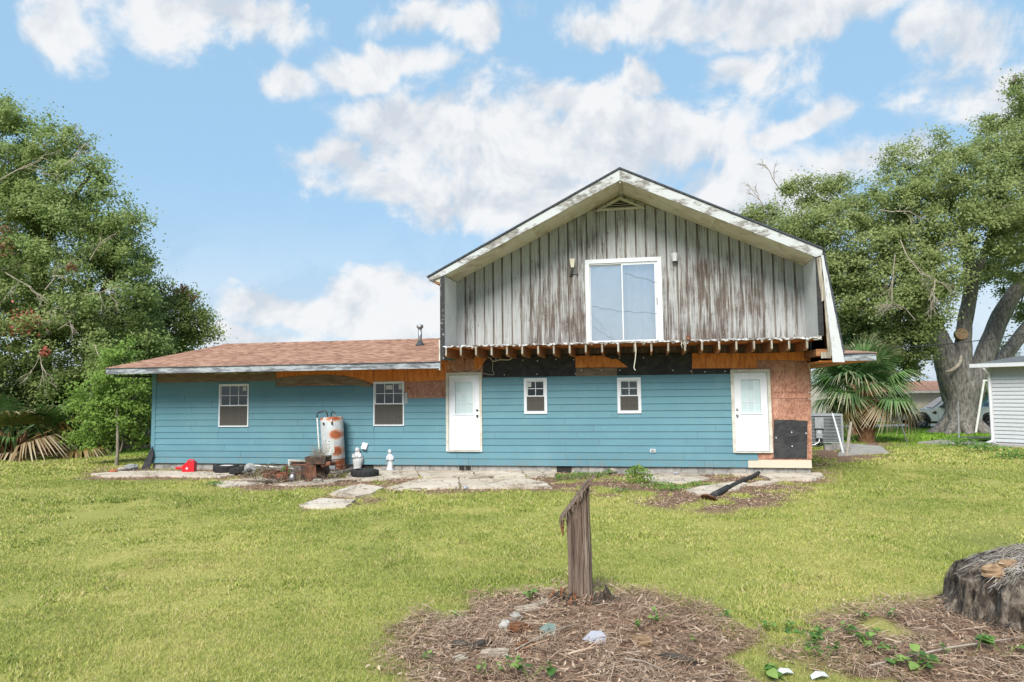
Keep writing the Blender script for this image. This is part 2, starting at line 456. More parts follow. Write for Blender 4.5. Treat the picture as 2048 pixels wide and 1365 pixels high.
def heater():
    m, t = new_mat('rust_stained_enamel')
    c = t.n('ShaderNodeTexCoord').outputs['Object']
    n = t.noise(c, 8, 7, .7)
    col = t.ramp(n, [(.3, (.32, .34, .35)), (.7, (.46, .48, .49))])
    tot = None
    for (x, z, rx, rz) in ((.17, .98, .20, .17), (.20, .52, .15, .17), (.12, 1.42, .24, .10), (.25, .05, .34, .12), (.25, .20, .20, .10), (-.22, 1.44, .10, .06)):
        d = t.vmath('LENGTH', t.vmath('MULTIPLY', t.vmath('SUBTRACT', c, (x, 0, z)), (1 / rx, 0, 1 / rz)))
        k = t.maprange(t.math('ADD', d, t.math('MULTIPLY', t.math('SUBTRACT', n, .5), 1.3)), .45, 1.15, 1, 0, True)
        tot = k if tot is None else t.math('MAXIMUM', tot, k)
    rc = t.ramp(t.math('ADD', t.math('MULTIPLY', n, .5), t.math('MULTIPLY', tot, .5)), [(.3, (.48, .33, .18)), (.5, (.46, .16, .04)), (.8, (.22, .05, .02))])
    col = t.mix(tot, col, rc)
    finish(t, col, .5, n, .1, .004, spec=.4)
    return m
M['heater'] = heater()
M['truck'] = flat('pearl_paint', (.74, .75, .76), .25, 0, .5, .6)
M['carblack'] = flat('black_paint', (.014, .015, .018), .22, 0, .5, .6)
M['carglass'] = flat('tinted_glass', (.02, .025, .03), .04, 0, .8)
M['headlight'] = flat('headlamp_lens', (.62, .66, .70), .1)
M['taillight'] = flat('red_lens', (.22, .012, .015), .15)
M['teal_paint'] = std('teal_shed_door', [(.10, .22, .21), (.14, .27, .26)], 3, (1, 1, .5), rough=.6)
M['stucco'] = std('cream_stucco', [(.50, .43, .31), (.58, .51, .39)], 3, rough=.9)
M['farroof'] = std('salmon_roof', [(.34, .17, .11), (.44, .24, .17)], 2, (1, 1, 4), rough=.9)
M['ac'] = std('grey_cabinet', [(.20, .22, .23), (.30, .32, .33)], 4, rough=.5, bump=.05)
M['lampshade'] = flat('lamp_shade', (.62, .58, .46), .5)
M['pebble'] = std('rubble', [(.22, .20, .17), (.40, .37, .32)], 6, rough=.95, bump=.4, rand=.2)
M['litter'] = foliage('dry_straw', [(.075, .042, .026), (.21, .13, .085), (.36, .25, .175), (.50, .39, .295)], .1, 1.0, .9, .1)
M['chips'] = foliage('wood_chips', [(.11, .07, .048), (.26, .175, .12), (.40, .30, .215), (.52, .43, .33)], .05, 1.0, .9, .1)
M['grass'] = None


# ------------------------------------------------------------------ geometry helpers
class MB:
    def __init__(self):
        self.v, self.f, self.mi, self.m = [], [], [], 0

    def add(self, vs, fs):
        o = len(self.v)
        self.v += [tuple(p) for p in vs]
        for f in fs:
            self.f.append(tuple(o + i for i in f))
            self.mi.append(self.m)
        return self

    def box(self, x0, x1, y0, y1, z0, z1, mx=None):
        vs = [Vector((x, y, z)) for z in (z0, z1) for y in (y0, y1) for x in (x0, x1)]
        if mx is not None:
            vs = [mx @ p for p in vs]
        return self.add(vs, [(0, 2, 3, 1), (4, 5, 7, 6), (0, 1, 5, 4), (2, 6, 7, 3), (0, 4, 6, 2), (1, 3, 7, 5)])

    def prism(self, pts, v0, v1, axis='y'):
        """polygon in the (x,z) plane pushed from y=v0 to y=v1 (axis 'z': polygon in (x,y), pushed in z; 'x': polygon (y,z))"""
        n = len(pts)
        mk = {'y': lambda p, d: (p[0], d, p[1]), 'z': lambda p, d: (p[0], p[1], d), 'x': lambda p, d: (d, p[0], p[1])}[axis]
        vs = [mk(p, v0) for p in pts] + [mk(p, v1) for p in pts]
        ar = sum(pts[i][0] * pts[(i + 1) % n][1] - pts[(i + 1) % n][0] * pts[i][1] for i in range(n))
        fs = [tuple(range(n)), tuple(range(2 * n - 1, n - 1, -1))] + [(i, i + n, (i + 1) % n + n, (i + 1) % n) for i in range(n)]
        if (ar > 0) == (axis == 'z') or (axis == 'x' and ar > 0):
            fs = [tuple(reversed(f)) for f in fs]
        return self.add(vs, fs)

    def tube(self, pts, r, n=7, cap=True, wob=0.0, seed=0):
        rs = r if isinstance(r, (list, tuple)) else [r] * len(pts)
        pts = [Vector(p) for p in pts]
        rg = random.Random(seed)
        vs, fs = [], []
        up = None
        for i, p in enumerate(pts):
            d = (pts[min(i + 1, len(pts) - 1)] - pts[max(i - 1, 0)]).normalized()
            if up is None:
                up = d.orthogonal().normalized()
            up = (up - d * up.dot(d)).normalized()
            sd = d.cross(up)
            for k in range(n):
                a = 2 * math.pi * k / n
                rr = rs[i] * (1 + wob * (rg.random() - .5))
                vs.append(p + (up * math.cos(a) + sd * math.sin(a)) * rr)
        for i in range(len(pts) - 1):
            for k in range(n):
                a, b = i * n + k, i * n + (k + 1) % n
                fs.append((a, b, b + n, a + n))
        if cap:
            fs.append(tuple(range(n - 1, -1, -1)))
            fs.append(tuple(range((len(pts) - 1) * n, len(pts) * n)))
        return self.add(vs, fs)

    def lathe(self, prof, n=20, mx=None, sx=1.0, sy=1.0, closed=False):
        vs, fs = [], []
        for (r, z) in prof:
            for k in range(n):
                a = 2 * math.pi * k / n
                p = Vector((r * math.cos(a) * sx, r * math.sin(a) * sy, z))
                vs.append(mx @ p if mx is not None else p)
        m = len(prof)
        for i in range(m if closed else m - 1):
            for k in range(n):
                a, b = i * n + k, i * n + (k + 1) % n
                j = (i + 1) % m
                fs.append((a, b, j * n + (k + 1) % n, j * n + k))
        if not closed:
            if prof[0][0] > 1e-4:
                fs.append(tuple(range(n - 1, -1, -1)))
            if prof[-1][0] > 1e-4:
                fs.append(tuple(range((m - 1) * n, m * n)))
        return self.add(vs, fs)

    def ball(self, c, r, sx=1, sy=1, sz=1, n=12):
        prof = [(max(1e-5, r * math.sin(math.pi * i / 8)), -r * math.cos(math.pi * i / 8)) for i in range(9)]
        return self.lathe(prof, n, Matrix.Translation(c) @ Matrix.Diagonal((sx, sy, sz, 1)))

    def rock(self, c, r, sx, sy, sz, seed):
        rg = random.Random(seed)
        o = len(self.v)
        self.ball((0, 0, 0), 1, n=9)
        for i in range(o, len(self.v)):
            x, y, z = self.v[i]
            k = r * (.8 + .4 * rg.random())
            self.v[i] = (c[0] + x * k * sx, c[1] + y * k * sy, c[2] + z * k * sz)
        return self

    def mesh(self, name, mats, smooth=False):
        me = bpy.data.meshes.new(name)
        me.from_pydata(self.v, [], self.f)
        for mm in (mats if isinstance(mats, (list, tuple)) else [mats]):
            me.materials.append(M[mm] if isinstance(mm, str) else mm)
        if max(self.mi, default=0):
            me.polygons.foreach_set('material_index', self.mi)
        if smooth:
            me.polygons.foreach_set('use_smooth', [True] * len(me.polygons))
        return me

    def build(self, name, mats, parent=None, smooth=False, label=None, loc=None, rot=None):
        return link(name, self.mesh(name, mats, smooth), parent, label, loc, rot)


def link(name, me, parent=None, label=None, loc=None, rot=None, scale=None):
    o = bpy.data.objects.new(name, me)
    COL.objects.link(o)
    o.parent = parent
    if loc is not None:
        o.location = loc
    if rot is not None:
        o.rotation_euler = rot
    if scale is not None:
        o.scale = scale
    if label:
        o['label'] = label
    return o


def tag(o, label, cat, group=None):
    o['label'], o['category'] = label, cat
    if group:
        o['group'] = group
    return o


def thing(name, label, cat, loc=(0, 0, 0), rz=0.0, group=None, rot=None):
    o = bpy.data.objects.new(name, None)
    COL.objects.link(o)
    o.empty_display_size = .2
    o.location = loc
    o.rotation_euler = rot if rot is not None else (0, 0, rz)
    return tag(o, label, cat, group)


def kind(o, k):
    o['kind'] = k
    return o


def np_mesh(name, verts, nper, mats, smooth=False):
    """mesh of equal faces, nper vertices each, not shared"""
    me = bpy.data.meshes.new(name)
    n = len(verts)
    me.vertices.add(n)
    me.vertices.foreach_set('co', np.asarray(verts, np.float32).ravel())
    me.loops.add(n)
    me.loops.foreach_set('vertex_index', np.arange(n, dtype=np.int32))
    me.polygons.add(n // nper)
    me.polygons.foreach_set('loop_start', np.arange(0, n, nper, dtype=np.int32))
    me.update(calc_edges=True)
    for mm in (mats if isinstance(mats, (list, tuple)) else [mats]):
        me.materials.append(M[mm] if isinstance(mm, str) else mm)
    return me


def unit(a):
    return a / np.maximum(np.linalg.norm(a, axis=1, keepdims=True), 1e-6)


def leaf_verts(c, size, nrm_bias=(0, 0, .7), aspect=.5, out=None):
    n = len(c)
    nr = RNG.normal(size=(n, 3)) * .75 + np.array(nrm_bias)
    if out is not None:
        nr = nr + out * .6
    nr = unit(nr)
    ax = unit(np.cross(nr, RNG.normal(size=(n, 3))))
    sd = np.cross(nr, ax)
    s = (size * RNG.uniform(.6, 1.35, n))[:, None]
    fold = nr * s * .12
    v = np.empty((n, 4, 3))
    v[:, 0] = c - ax * s * .5
    v[:, 1] = c + sd * s * aspect * .5 + fold
    v[:, 2] = c + ax * s * .5
    v[:, 3] = c - sd * s * aspect * .5 + fold
    return v.reshape(-1, 3)


def vnoise(x, y, scale, seed):
    rg = np.random.default_rng(seed)
    T = rg.random((256, 256))
    x, y = np.asarray(x) * scale, np.asarray(y) * scale
    xi, yi = np.floor(x).astype(int), np.floor(y).astype(int)
    fx, fy = x - xi, y - yi
    fx, fy = fx * fx * (3 - 2 * fx), fy * fy * (3 - 2 * fy)
    g = lambda a, b: T[a % 256, b % 256]
    return (g(xi, yi) * (1 - fx) + g(xi + 1, yi) * fx) * (1 - fy) + (g(xi, yi + 1) * (1 - fx) + g(xi + 1, yi + 1) * fx) * fy


def fbm(x, y, scale, seed):
    return sum(vnoise(x, y, scale * 2 ** i, seed + i) * .5 ** (i + 1) for i in range(4)) / .9375


def inpoly(x, y, poly):
    r = np.zeros(np.shape(x), bool)
    n = len(poly)
    for i in range(n):
        x1, y1 = poly[i][0], poly[i][1]
        x2, y2 = poly[(i + 1) % n][0], poly[(i + 1) % n][1]
        c = (y1 > y) != (y2 > y)
        with np.errstate(divide='ignore', invalid='ignore'):
            r ^= c & (x < (x2 - x1) * (y - y1) / (y2 - y1 + 1e-12) + x1)
    return r


def gpoly(px):
    return [tuple(gp(*p)[:2]) for p in px]


# ------------------------------------------------------------------ ground, lawn, litter
DIRT = [gpoly(p) for p in (
    [(180, 962), (180, 936), (300, 938), (640, 938), (1100, 938), (1640, 928), (1684, 955), (1640, 975), (1572, 985), (1565, 1010), (1450, 1032), (1330, 1022), (1285, 992), (1180, 992), (1100, 984), (760, 986), (735, 1006), (690, 1026), (590, 1024), (640, 995), (680, 978), (560, 985), (420, 978), (440, 962)],
    [(1610, 905), (1640, 893), (1760, 893), (1800, 910), (1720, 922), (1625, 935)],
    [(780, 1420), (790, 1300), (830, 1235), (960, 1195), (1060, 1180), (1160, 1165), (1260, 1185), (1350, 1200), (1440, 1232), (1520, 1265), (1580, 1330), (1640, 1325), (1620, 1270), (1660, 1232), (1760, 1215), (1900, 1205), (2120, 1190), (2300, 1420)],
    [(1700, 900), (1700, 884), (1800, 884), (1790, 896)],
)]
MOUND = gp(1160, 1215)


SOFT = [(0, 0)] + [(r_ * math.cos(k * 2.4), r_ * math.sin(k * 2.4)) for k, r_ in enumerate((.12, .18, .24, .30, .36, .42, .20, .34))]


def dirt_at(x, y):
    x = np.asarray(x, float)
    y = np.asarray(y, float)
    k = np.clip(y / 14, .45, 1.2)
    dx = (fbm(x, y, 1.3, 5) - .5) * 1.1 * k + (fbm(x, y, 6, 8) - .5) * .35
    dy = (fbm(x, y, 1.3, 25) - .5) * 1.1 * k + (fbm(x, y, 6, 28) - .5) * .35
    r = np.zeros(x.shape)
    for p in DIRT:
        acc = 0
        for (ox, oy) in SOFT:
            acc = acc + inpoly(x + dx + ox, y + dy + oy, p)
        r = np.maximum(r, acc / len(SOFT))
    core = np.exp(-(((x - MOUND.x) / .9) ** 2 + ((y - MOUND.y + .35) / .75) ** 2))
    return r * np.clip((fbm(x, y, 1.5, 171) - .34) * 9 + core * 1.6, .12, 1)


def height(x, y):
    x = np.asarray(x, float)
    y = np.asarray(y, float)
    h = -np.maximum(0, np.minimum(y, 120) - 24) * .017
    d2 = ((x - MOUND.x) / .8) ** 2 + ((y - MOUND.y) / .55) ** 2
    h = h + .08 * np.exp(-d2)
    near = np.clip((30 - y) / 10, 0, 1)
    h = h + (fbm(x, y, .5, 40) - .5) * .05 * near
    d3 = ((x - 4.9) / 1.3) ** 2 + ((y - 6.4) / 1.0) ** 2
    return h + .10 * np.exp(-d3)


def ground_mat():
    m, t = new_mat('lawn_soil')
    c = t.n('ShaderNodeTexCoord').outputs['Object']
    att = t.n('ShaderNodeAttribute', None, attribute_name='dirt').outputs['Fac']
    a = t.noise(c, .35, 5, .6)
    b = t.noise(t.vmath('MULTIPLY', c, (1, .6, 1)), 38, 6, .75)
    f = t.math('ADD', t.math('MULTIPLY', a, .38), t.math('MULTIPLY', b, .62))
    g = t.ramp(f, [(.36, (.10, .12, .03)), (.46, (.225, .235, .062)), (.55, (.34, .31, .095)), (.66, (.43, .36, .17))])
    fard = t.n('ShaderNodeSeparateXYZ', {0: c}).outputs[1]
    g = t.mix(t.maprange(fard, 25, 33, 0, .75, True), g, (.11, .22, .022))
    s = t.ramp(t.noise(c, 9, 7, .7), [(.33, (.06, .034, .023)), (.5, (.18, .112, .075)), (.68, (.33, .24, .17))])
    finish(t, t.mix(att, g, s), .95, b, .5, .03, spec=.1)
    return m
M['ground'] = ground_mat()


def lawn_blades():
    m, t = new_mat('grass_blades')
    c = t.n('ShaderNodeTexCoord').outputs['Object']
    rnd = t.n('ShaderNodeNewGeometry').outputs['Random Per Island']
    a = t.noise(c, .40, 5, .65)
    b = t.noise(c, 2.0, 5, .65)
    f = t.math('ADD', t.math('MULTIPLY', rnd, .32), t.math('ADD', t.math('MULTIPLY', a, .62), t.math('MULTIPLY', b, .42)))
    g = t.ramp(f, [(.44, (.12, .19, .032)), (.57, (.275, .33, .070)), (.70, (.395, .42, .11)), (.83, (.54, .49, .185)), (.97, (.54, .44, .24))])
    fard = t.n('ShaderNodeSeparateXYZ', {0: c}).outputs[1]
    pat = t.noise(c, .17, 4, .6, .5)
    g = t.mix(t.maprange(pat, .46, .62, .0, .62, True), g, (.175, .25, .042))
    brown = t.noise(c, .9, 6, .7)
    g = t.mix(t.maprange(brown, .58, .70, 0, .6), g, (.42, .315, .15))
    g = t.mix(t.maprange(rnd, .86, .90, 0, .6), g, (.54, .47, .27))
    g = t.mix(t.maprange(rnd, .16, .08, 0, .5), g, (.12, .19, .03))
    g = t.mix(t.maprange(fard, 24, 31, 0, .8, True), g, (.15, .32, .022))
    finish(t, g, .6, spec=.2, trans=.3)
    return m
M['grass'] = lawn_blades()

xs = np.unique(np.concatenate([np.linspace(-19, 19, 240), -19 - np.geomspace(.2, 700, 26), 19 + np.geomspace(.2, 700, 26)]))
ys = np.unique(np.concatenate([np.linspace(3.6, 30, 190), 30 + np.geomspace(.2, 1500, 34), 3.6 - np.geomspace(.2, 60, 12)]))
X, Y = np.meshgrid(xs, ys)
Z = height(X, Y)
D = dirt_at(X, Y)
g_me = bpy.data.meshes.new('ground')
nx, ny = len(xs), len(ys)
idx = np.arange(nx * ny).reshape(ny, nx)
quads = np.stack([idx[:-1, :-1], idx[:-1, 1:], idx[1:, 1:], idx[1:, :-1]], -1).reshape(-1, 4)
g_me.vertices.add(nx * ny)
g_me.vertices.foreach_set('co', np.stack([X, Y, Z], -1).astype(np.float32).ravel())
g_me.loops.add(quads.size)
g_me.loops.foreach_set('vertex_index', quads.astype(np.int32).ravel())
g_me.polygons.add(len(quads))
g_me.polygons.foreach_set('loop_start', np.arange(0, quads.size, 4, dtype=np.int32))
g_me.polygons.foreach_set('use_smooth', np.ones(len(quads), bool))
at_ = g_me.attributes.new('dirt', 'FLOAT', 'POINT')
at_.data.foreach_set('value', D.astype(np.float32).ravel())
g_me.update(calc_edges=True)
g_me.materials.append(M['ground'])
kind(link('ground', g_me), 'structure')


def in_house(x, y, pad=0.05):
    n = x * math.sin(TH) + y * math.cos(TH) - DW
    u = x * math.cos(TH) - y * math.sin(TH)
    return (u > -14.62 - pad) & (u < 4.16 + pad) & (n > -pad) & (n < 9)


SLABS = []          # ground polygons that keep grass and litter off


def on_slab(x, y):
    r = np.zeros(np.shape(x), bool)
    for p in SLABS:
        r |= inpoly(x, y, p)
    return r


def slab(pts, h, name='concrete_slab', m='slab', seed=0, parent=None, sink=.08, kd='structure'):
    """irregular concrete slab traced on the ground; own edges, chipped outline"""
    poly = gpoly(pts)
    rg = random.Random(seed)
    out = []
    for i in range(len(poly)):
        a, b = Vector(poly[i]), Vector(poly[(i + 1) % len(poly)])
        k = max(1, int((b - a).length / .22))
        for j in range(k):
            p = a.lerp(b, j / k)
            if j:
                p = p + Vector((rg.uniform(-.035, .035), rg.uniform(-.035, .035)))
            out.append((p.x, p.y))
    SLABS.append(out)
    c = sum((Vector((*p, 0)) for p in out), Vector()) / len(out)
    z = zg(c.y)
    loc = [(p[0] - c.x, p[1] - c.y) for p in out]
    mb = MB().prism(loc, z - sink, z + h, 'z')
    o = mb.build(name, m, parent, loc=(c.x, c.y, 0))
    if parent is None and kd:
        kind(o, kd)
    return o


patio = bpy.data.objects.new('patio', None)
COL.objects.link(patio)
kind(patio, 'structure')
sl = [([(182, 951), (240, 946), (330, 945), (446, 948), (470, 953), (440, 957), (330, 955), (210, 956)], .05),
      ([(424, 970), (470, 962), (520, 958), (556, 965), (500, 972), (450, 977)], .045),
      ([(545, 972), (600, 965), (690, 960), (668, 968), (600, 974)], .045),
      ([(700, 948), (830, 943), (838, 957), (770, 962), (715, 965), (690, 958)], .05),
      ([(834, 943), (940, 941), (950, 958), (842, 958)], .052),
      ([(944, 941), (1040, 941), (1050, 957), (954, 958)], .05),
      ([(1044, 941), (1112, 942), (1110, 955), (1054, 957)], .05),
      ([(775, 980), (838, 963), (915, 961), (920, 979), (800, 983)], .06),
      ([(918, 961), (1050, 960), (1092, 970), (1104, 979), (923, 980)], .06),
      ([(660, 992), (694, 978), (726, 972), (768, 979), (742, 992), (710, 998)], .05),
      ([(598, 1015), (640, 1001), (712, 1004), (692, 1016), (640, 1019)], .05),
      ([(1284, 957), (1320, 951), (1392, 951), (1420, 960), (1380, 968), (1310, 969)], .04),
      ([(1368, 984), (1410, 975), (1475, 966), (1498, 971), (1470, 983), (1412, 995)], .045),
      ([(1450, 946), (1500, 943), (1560, 944), (1530, 952), (1470, 954)], .05),
      ([(1520, 954), (1566, 946), (1640, 950), (1648, 957), (1622, 963), (1540, 963)], .06),
      ([(1488, 972), (1520, 965), (1560, 965), (1530, 972)], .04),
      ([(640, 966), (672, 958), (690, 962), (660, 969)], .05)]
for i, (p, h) in enumerate(sl):
    slab(p, h, seed=i, parent=patio)
pa = slab([(1676, 912), (1690, 893), (1762, 897), (1778, 908)], .07, m='slab_grey', seed=50, parent=patio)

# ---- road beyond the house
rd = MB()
for x0 in range(-90, 120, 6):
    a = lambda x: 40.5 + .145 * max(-20, min(x, 30))
    f = lambda x, o: (x, a(x) + o, zg(a(x) + o) + .03)
    rd.add([f(x0, 0), f(x0 + 6, 0), f(x0 + 6, 3), f(x0, 3)], [(0, 1, 2, 3)])
    rd.add([f(x0, 3), f(x0 + 6, 3), f(x0 + 6, 6), f(x0, 6)], [(0, 1, 2, 3)])
kind(rd.build('road', 'asphalt'), 'structure')


# ---- grass blades
def make_grass():
    out = []
    for (y0, y1, dens, hgt, wid) in ((4.4, 7, 7500, .030, .0040), (7, 10, 5000, .030, .0055), (10, 14, 2400, .032, .0085), (14, 20, 950, .042, .014), (20, 30, 330, .055, .028), (30, 46, 80, .09, .07)):
        xm = lambda yy: .80 * yy + .6
        n = int((xm(y0) + xm(y1)) * (y1 - y0) * dens)
        y = RNG.uniform(y0, y1, n)
        x = RNG.uniform(-1, 1, n) * xm(y1)
        k = np.abs(x) < xm(y)
        x, y = x[k], y[k]
        tuft = fbm(x, y, 4.5, 71)
        k = (RNG.random(len(x)) > dirt_at(x, y) * 1.02 - .0) & ~in_house(x, y) & (tuft + RNG.random(len(x)) * .5 > .45)
        x, y, tuft = x[k], y[k], tuft[k]
        k = ~on_slab(x, y)
        x, y, tuft = x[k], y[k], tuft[k]
        n = len(x)
        z = height(x, y)
        thin = fbm(x, y, .9, 141) + .3 * RNG.random(n) > .52
        x, y, z, tuft = x[thin], y[thin], z[thin], tuft[thin]
        n = len(x)
        cl_ = np.clip((fbm(x, y, 1.2, 131) - .60) * 9, 0, 1) * (y < 16)
        a = RNG.uniform(0, 6.283, n)
        h = (1 + .55 * cl_) * hgt * RNG.uniform(.5, 1.25, n) * (.6 + .8 * tuft)
        lean = RNG.normal(size=(n, 2)) * (h * .65)[:, None]
        wv = wid * RNG.uniform(.6, 1.3, n) * (1 + .8 * cl_)
        v = np.empty((n, 3, 3))
        v[:, 0] = np.stack([x - np.cos(a) * wv, y - np.sin(a) * wv, z - .005], -1)
        v[:, 1] = np.stack([x + np.cos(a) * wv, y + np.sin(a) * wv, z - .005], -1)
        v[:, 2] = np.stack([x + lean[:, 0], y + lean[:, 1], z + h], -1)
        out.append(v.reshape(-1, 3))
    me = np_mesh('grass', np.concatenate(out), 3, 'grass')
    kind(link('grass', me), 'stuff')


make_grass()


def strips(n, xy, ln, wd, lift, tilt=.25):
    """n thin bent straws lying on the ground"""
    x, y = xy[:, 0], xy[:, 1]
    n = len(x)
    a = RNG.uniform(0, 6.283, n)
    L = ln * RNG.uniform(.35, 1.4, n)
    d = np.stack([np.cos(a), np.sin(a), RNG.normal(size=n) * tilt], -1)
    s = np.stack([-np.sin(a), np.cos(a), RNG.normal(size=n) * .4], -1) * (wd * RNG.uniform(.6, 1.4, n))[:, None]
    c = np.stack([x, y, height(x, y) + lift * RNG.random(n) + .006], -1)
    b = np.stack([RNG.normal(size=n) * .12, RNG.normal(size=n) * .12, -np.abs(RNG.normal(size=n)) * .1], -1) * L[:, None]
    p0, p1, p2 = c - d * L[:, None] * .5 + b * .5, c, c + d * L[:, None] * .5 + b * .5
    v = np.empty((n, 2, 4, 3))
    v[:, 0] = np.stack([p0 - s, p0 + s, p1 + s, p1 - s], 1)
    v[:, 1] = np.stack([p1 - s, p1 + s, p2 + s * .4, p2 - s * .4], 1)
    return v.reshape(-1, 3)


def scatter(poly_ids, n, box, thr=.55):
    x = RNG.uniform(box[0], box[1], n)
    y = RNG.uniform(box[2], box[3], n)
    k = (dirt_at(x, y) > thr * RNG.uniform(.3, 1.2, n)) & ~in_house(x, y, 0)
    return np.stack([x[k], y[k]], -1)


def make_litter():
    p = scatter(0, 78000, (-1.9, 6.5, 4.3, 8.6))
    p = p[fbm(p[:, 0], p[:, 1], 2.6, 77) + .25 * RNG.random(len(p)) > .50]
    a = strips(0, p, .11, .0018, .05)
    p2 = scatter(0, 5000, (-1.9, 6.5, 4.3, 8.6))
    b = strips(0, p2, .26, .0032, .08, .2)
    kind(link('dry_straw', np_mesh('dry_straw', np.concatenate([a, b]), 4, 'litter')), 'stuff')
    p3 = scatter(0, 9000, (-1.9, 6.5, 4.3, 8.6))
    c3 = np.stack([p3[:, 0], p3[:, 1], height(p3[:, 0], p3[:, 1]) + .012 + .03 * RNG.random(len(p3))], -1)
    v3 = leaf_verts(c3, .045, (0, 0, 1.4), .4)
    p4 = scatter(0, 56000, (-15.5, 9.5, 13.0, 24.5), .5)
    ons = on_slab(p4[:, 0], p4[:, 1])
    keep = ~ons | ((RNG.random(len(p4)) < .35) & (fbm(p4[:, 0], p4[:, 1], 1.6, 91) > .56))
    p4, ons = p4[keep], ons[keep]
    c4 = np.stack([p4[:, 0], p4[:, 1], height(p4[:, 0], p4[:, 1]) + .01 + ons * .055 + .03 * RNG.random(len(p4))], -1)
    v4 = leaf_verts(c4, .052, (0, 0, 1.4), .36)
    kind(link('wood_chips', np_mesh('wood_chips', np.concatenate([v3, v4]), 4, 'chips')), 'stuff')


make_litter()

# ------------------------------------------------------------------ the house
house = thing('house', 'long teal clapboard house with half stripped walls and a weathered plank upper storey', 'house', h2w(0, 0, 0), -TH)
UL, UR, Z0, EX = -14.62, 4.16, .20, .184         # wall ends, bottom of siding, siding exposure
VF = -1.3                                        # plane of the overhangs


def rect(p1, p2, v=0.0):
    a, b = hw(*p1, v), hw(*p2, v)
    return min(a[0], b[0]), max(a[0], b[0]), min(a[1], b[1]), max(a[1], b[1])


wins = [rect((440, 769), (498, 854)), rect((748, 764), (809, 852)), rect((1048, 757), (1095, 828)), rect((1234, 756), (1283, 827))]
d1, d2 = rect((892.5, 746), (965.5, 903.5)), rect((1460, 740), (1545.5, 906))
slid = (-1.455, .585, 3.46, 5.78)
holes = wins + [d1, d2]


def cells(u0, u1, z0, z1, hs):
    us = sorted({u0, u1, *[h[i] for h in hs for i in (0, 1) if u0 < h[i] < u1]})
    for a, b in zip(us, us[1:]):
        m = (a + b) / 2
        cut = sorted((h[2], h[3]) for h in hs if h[0] < m < h[1])
        z = z0
        for c in cut + [(z1, z1)]:
            if c[0] > z + .004:
                yield a, b, z, min(c[0], z1)
            z = max(z, c[1])


# sheathing and shell
mb = MB()
for (a, b, c, d) in cells(UL, UR, Z0, 3.02, holes):
    mb.box(a, b, .0, .11, c, d)
mb.build('wall', 'osb', house)
mb = MB()
mb.box(UL, UL + .1, .11, 8.9, Z0, 3.0).box(UR - .1, UR, .11, 8.9, Z0, 3.0).box(UL, UR, 8.9, 9.0, Z0, 3.0)
mb.build('side_wall', 'siding', house)
mb = MB()
mb.box(UL + .12, UR - .12, 1.6, 1.7, Z0, 2.95)
mb.build('room_wall', 'room', house)
mb = MB()
mb.box(UL + .12, UR - .12, .12, 8.8, .12, .19)
mb.build('room_floor', 'dark', house)
MB().box(UL + .11, UR - .11, .12, 8.8, 2.96, 3.0).build('ceiling_panel', 'room', house)
# foundation
xb = UL + .01
rg = random.Random(3)
mort = MB()
mort.box(UL + .02, UR - .02, .06, .2, -.2, Z0 - .01)
mort.build('mortar', 'mortar', house)
vents = [hw(732, 940)[0], hw(930, 940)[0], hw(1128, 940)[0]]
while xb < UR - .1:
    wd = .39 if rg.random() < .8 else .19
    e = min(xb + wd, UR - .01)
    if not any(xb < v + .14 and e > v - .14 for v in vents):
        j = rg.uniform(-.006, .006)
        MB().box(xb, e, .03 + j, .15, -.16, Z0 - .012).build('concrete_block', 'block', house)
    xb = e + .014
for i, v in enumerate(vents):
    f = MB().box(v - .2, v + .2, .024, .045, -.02, Z0 - .012).build('foundation_vent', 'dark' if i != 1 else 'block', house)
    if i == 1:
        for k in range(2):
            MB().box(v - .17 + k * .18, v - .02 + k * .18, .012, .022, .02, Z0 - .03).build('opening', 'dark', f)
# siding boards, course by course
rg = random.Random(21)


def siding_piece(u0, u1, z0, z1, full_top=True):
    lap = .02 if full_top else 0
    mb = MB()
    a, b = u0 + .0028, u1 - .0028
    t = z1 + lap
    mb.prism([(-.036, z0), (-.016, z0), (-.003, t), (-.014, t)], a, b, 'x')
    return mb.build('siding_board', 'siding', house)


def course(i, u0, u1, joints=()):
    z0, z1 = Z0 + i * EX, Z0 + (i + 1) * EX
    js = [u0] + sorted(j for j in joints if u0 + .3 < j < u1 - .3) + [u1]
    for a, b in zip(js, js[1:]):
        for (c, d, e, f) in cells(a, b, z0, z1, [(h[0] + .012, h[1] - .012, h[2] + .012, h[3] - .012) for h in holes if h[2] + .012 < z1 and h[3] - .012 > z0]):
            siding_piece(c, d, e, f, f > z1 - .004)


u552, u750, u812, u893 = hw(552, 770)[0], wins[1][0] + .02, hw(812, 815)[0], d1[0] + .01
u965, u1458 = d1[1] - .01, d2[0] + .01
for i in range(13):
    joint = [UL + rg.uniform(1.0, 3.4) + 3.66 * k for k in range(6)]
    if i < 2:
        course(i, UL + .1, hw(1516 if i else 1500, 925)[0], joint)
    else:
        course(i, UL + .1, u552 if i == 12 else u750, joint)
        if i < 10:
            course(i, u750, u893, ())
        course(i, u965, u1458, joint)
# the small remainder of course 12 left of the window is a narrow frieze strip
siding_piece(u552, u750 - .02, Z0 + 12 * EX, Z0 + 12 * EX + .05, False)
MB().box(UL - .03, UL + .1, -.04, -.001, Z0 - .02, 2.93).build('corner_board', 'siding', house)
MB().box(UL - .03, UL - .005, -.001, 8.9, Z0 - .02, 2.9).build('corner_board', 'siding', house)


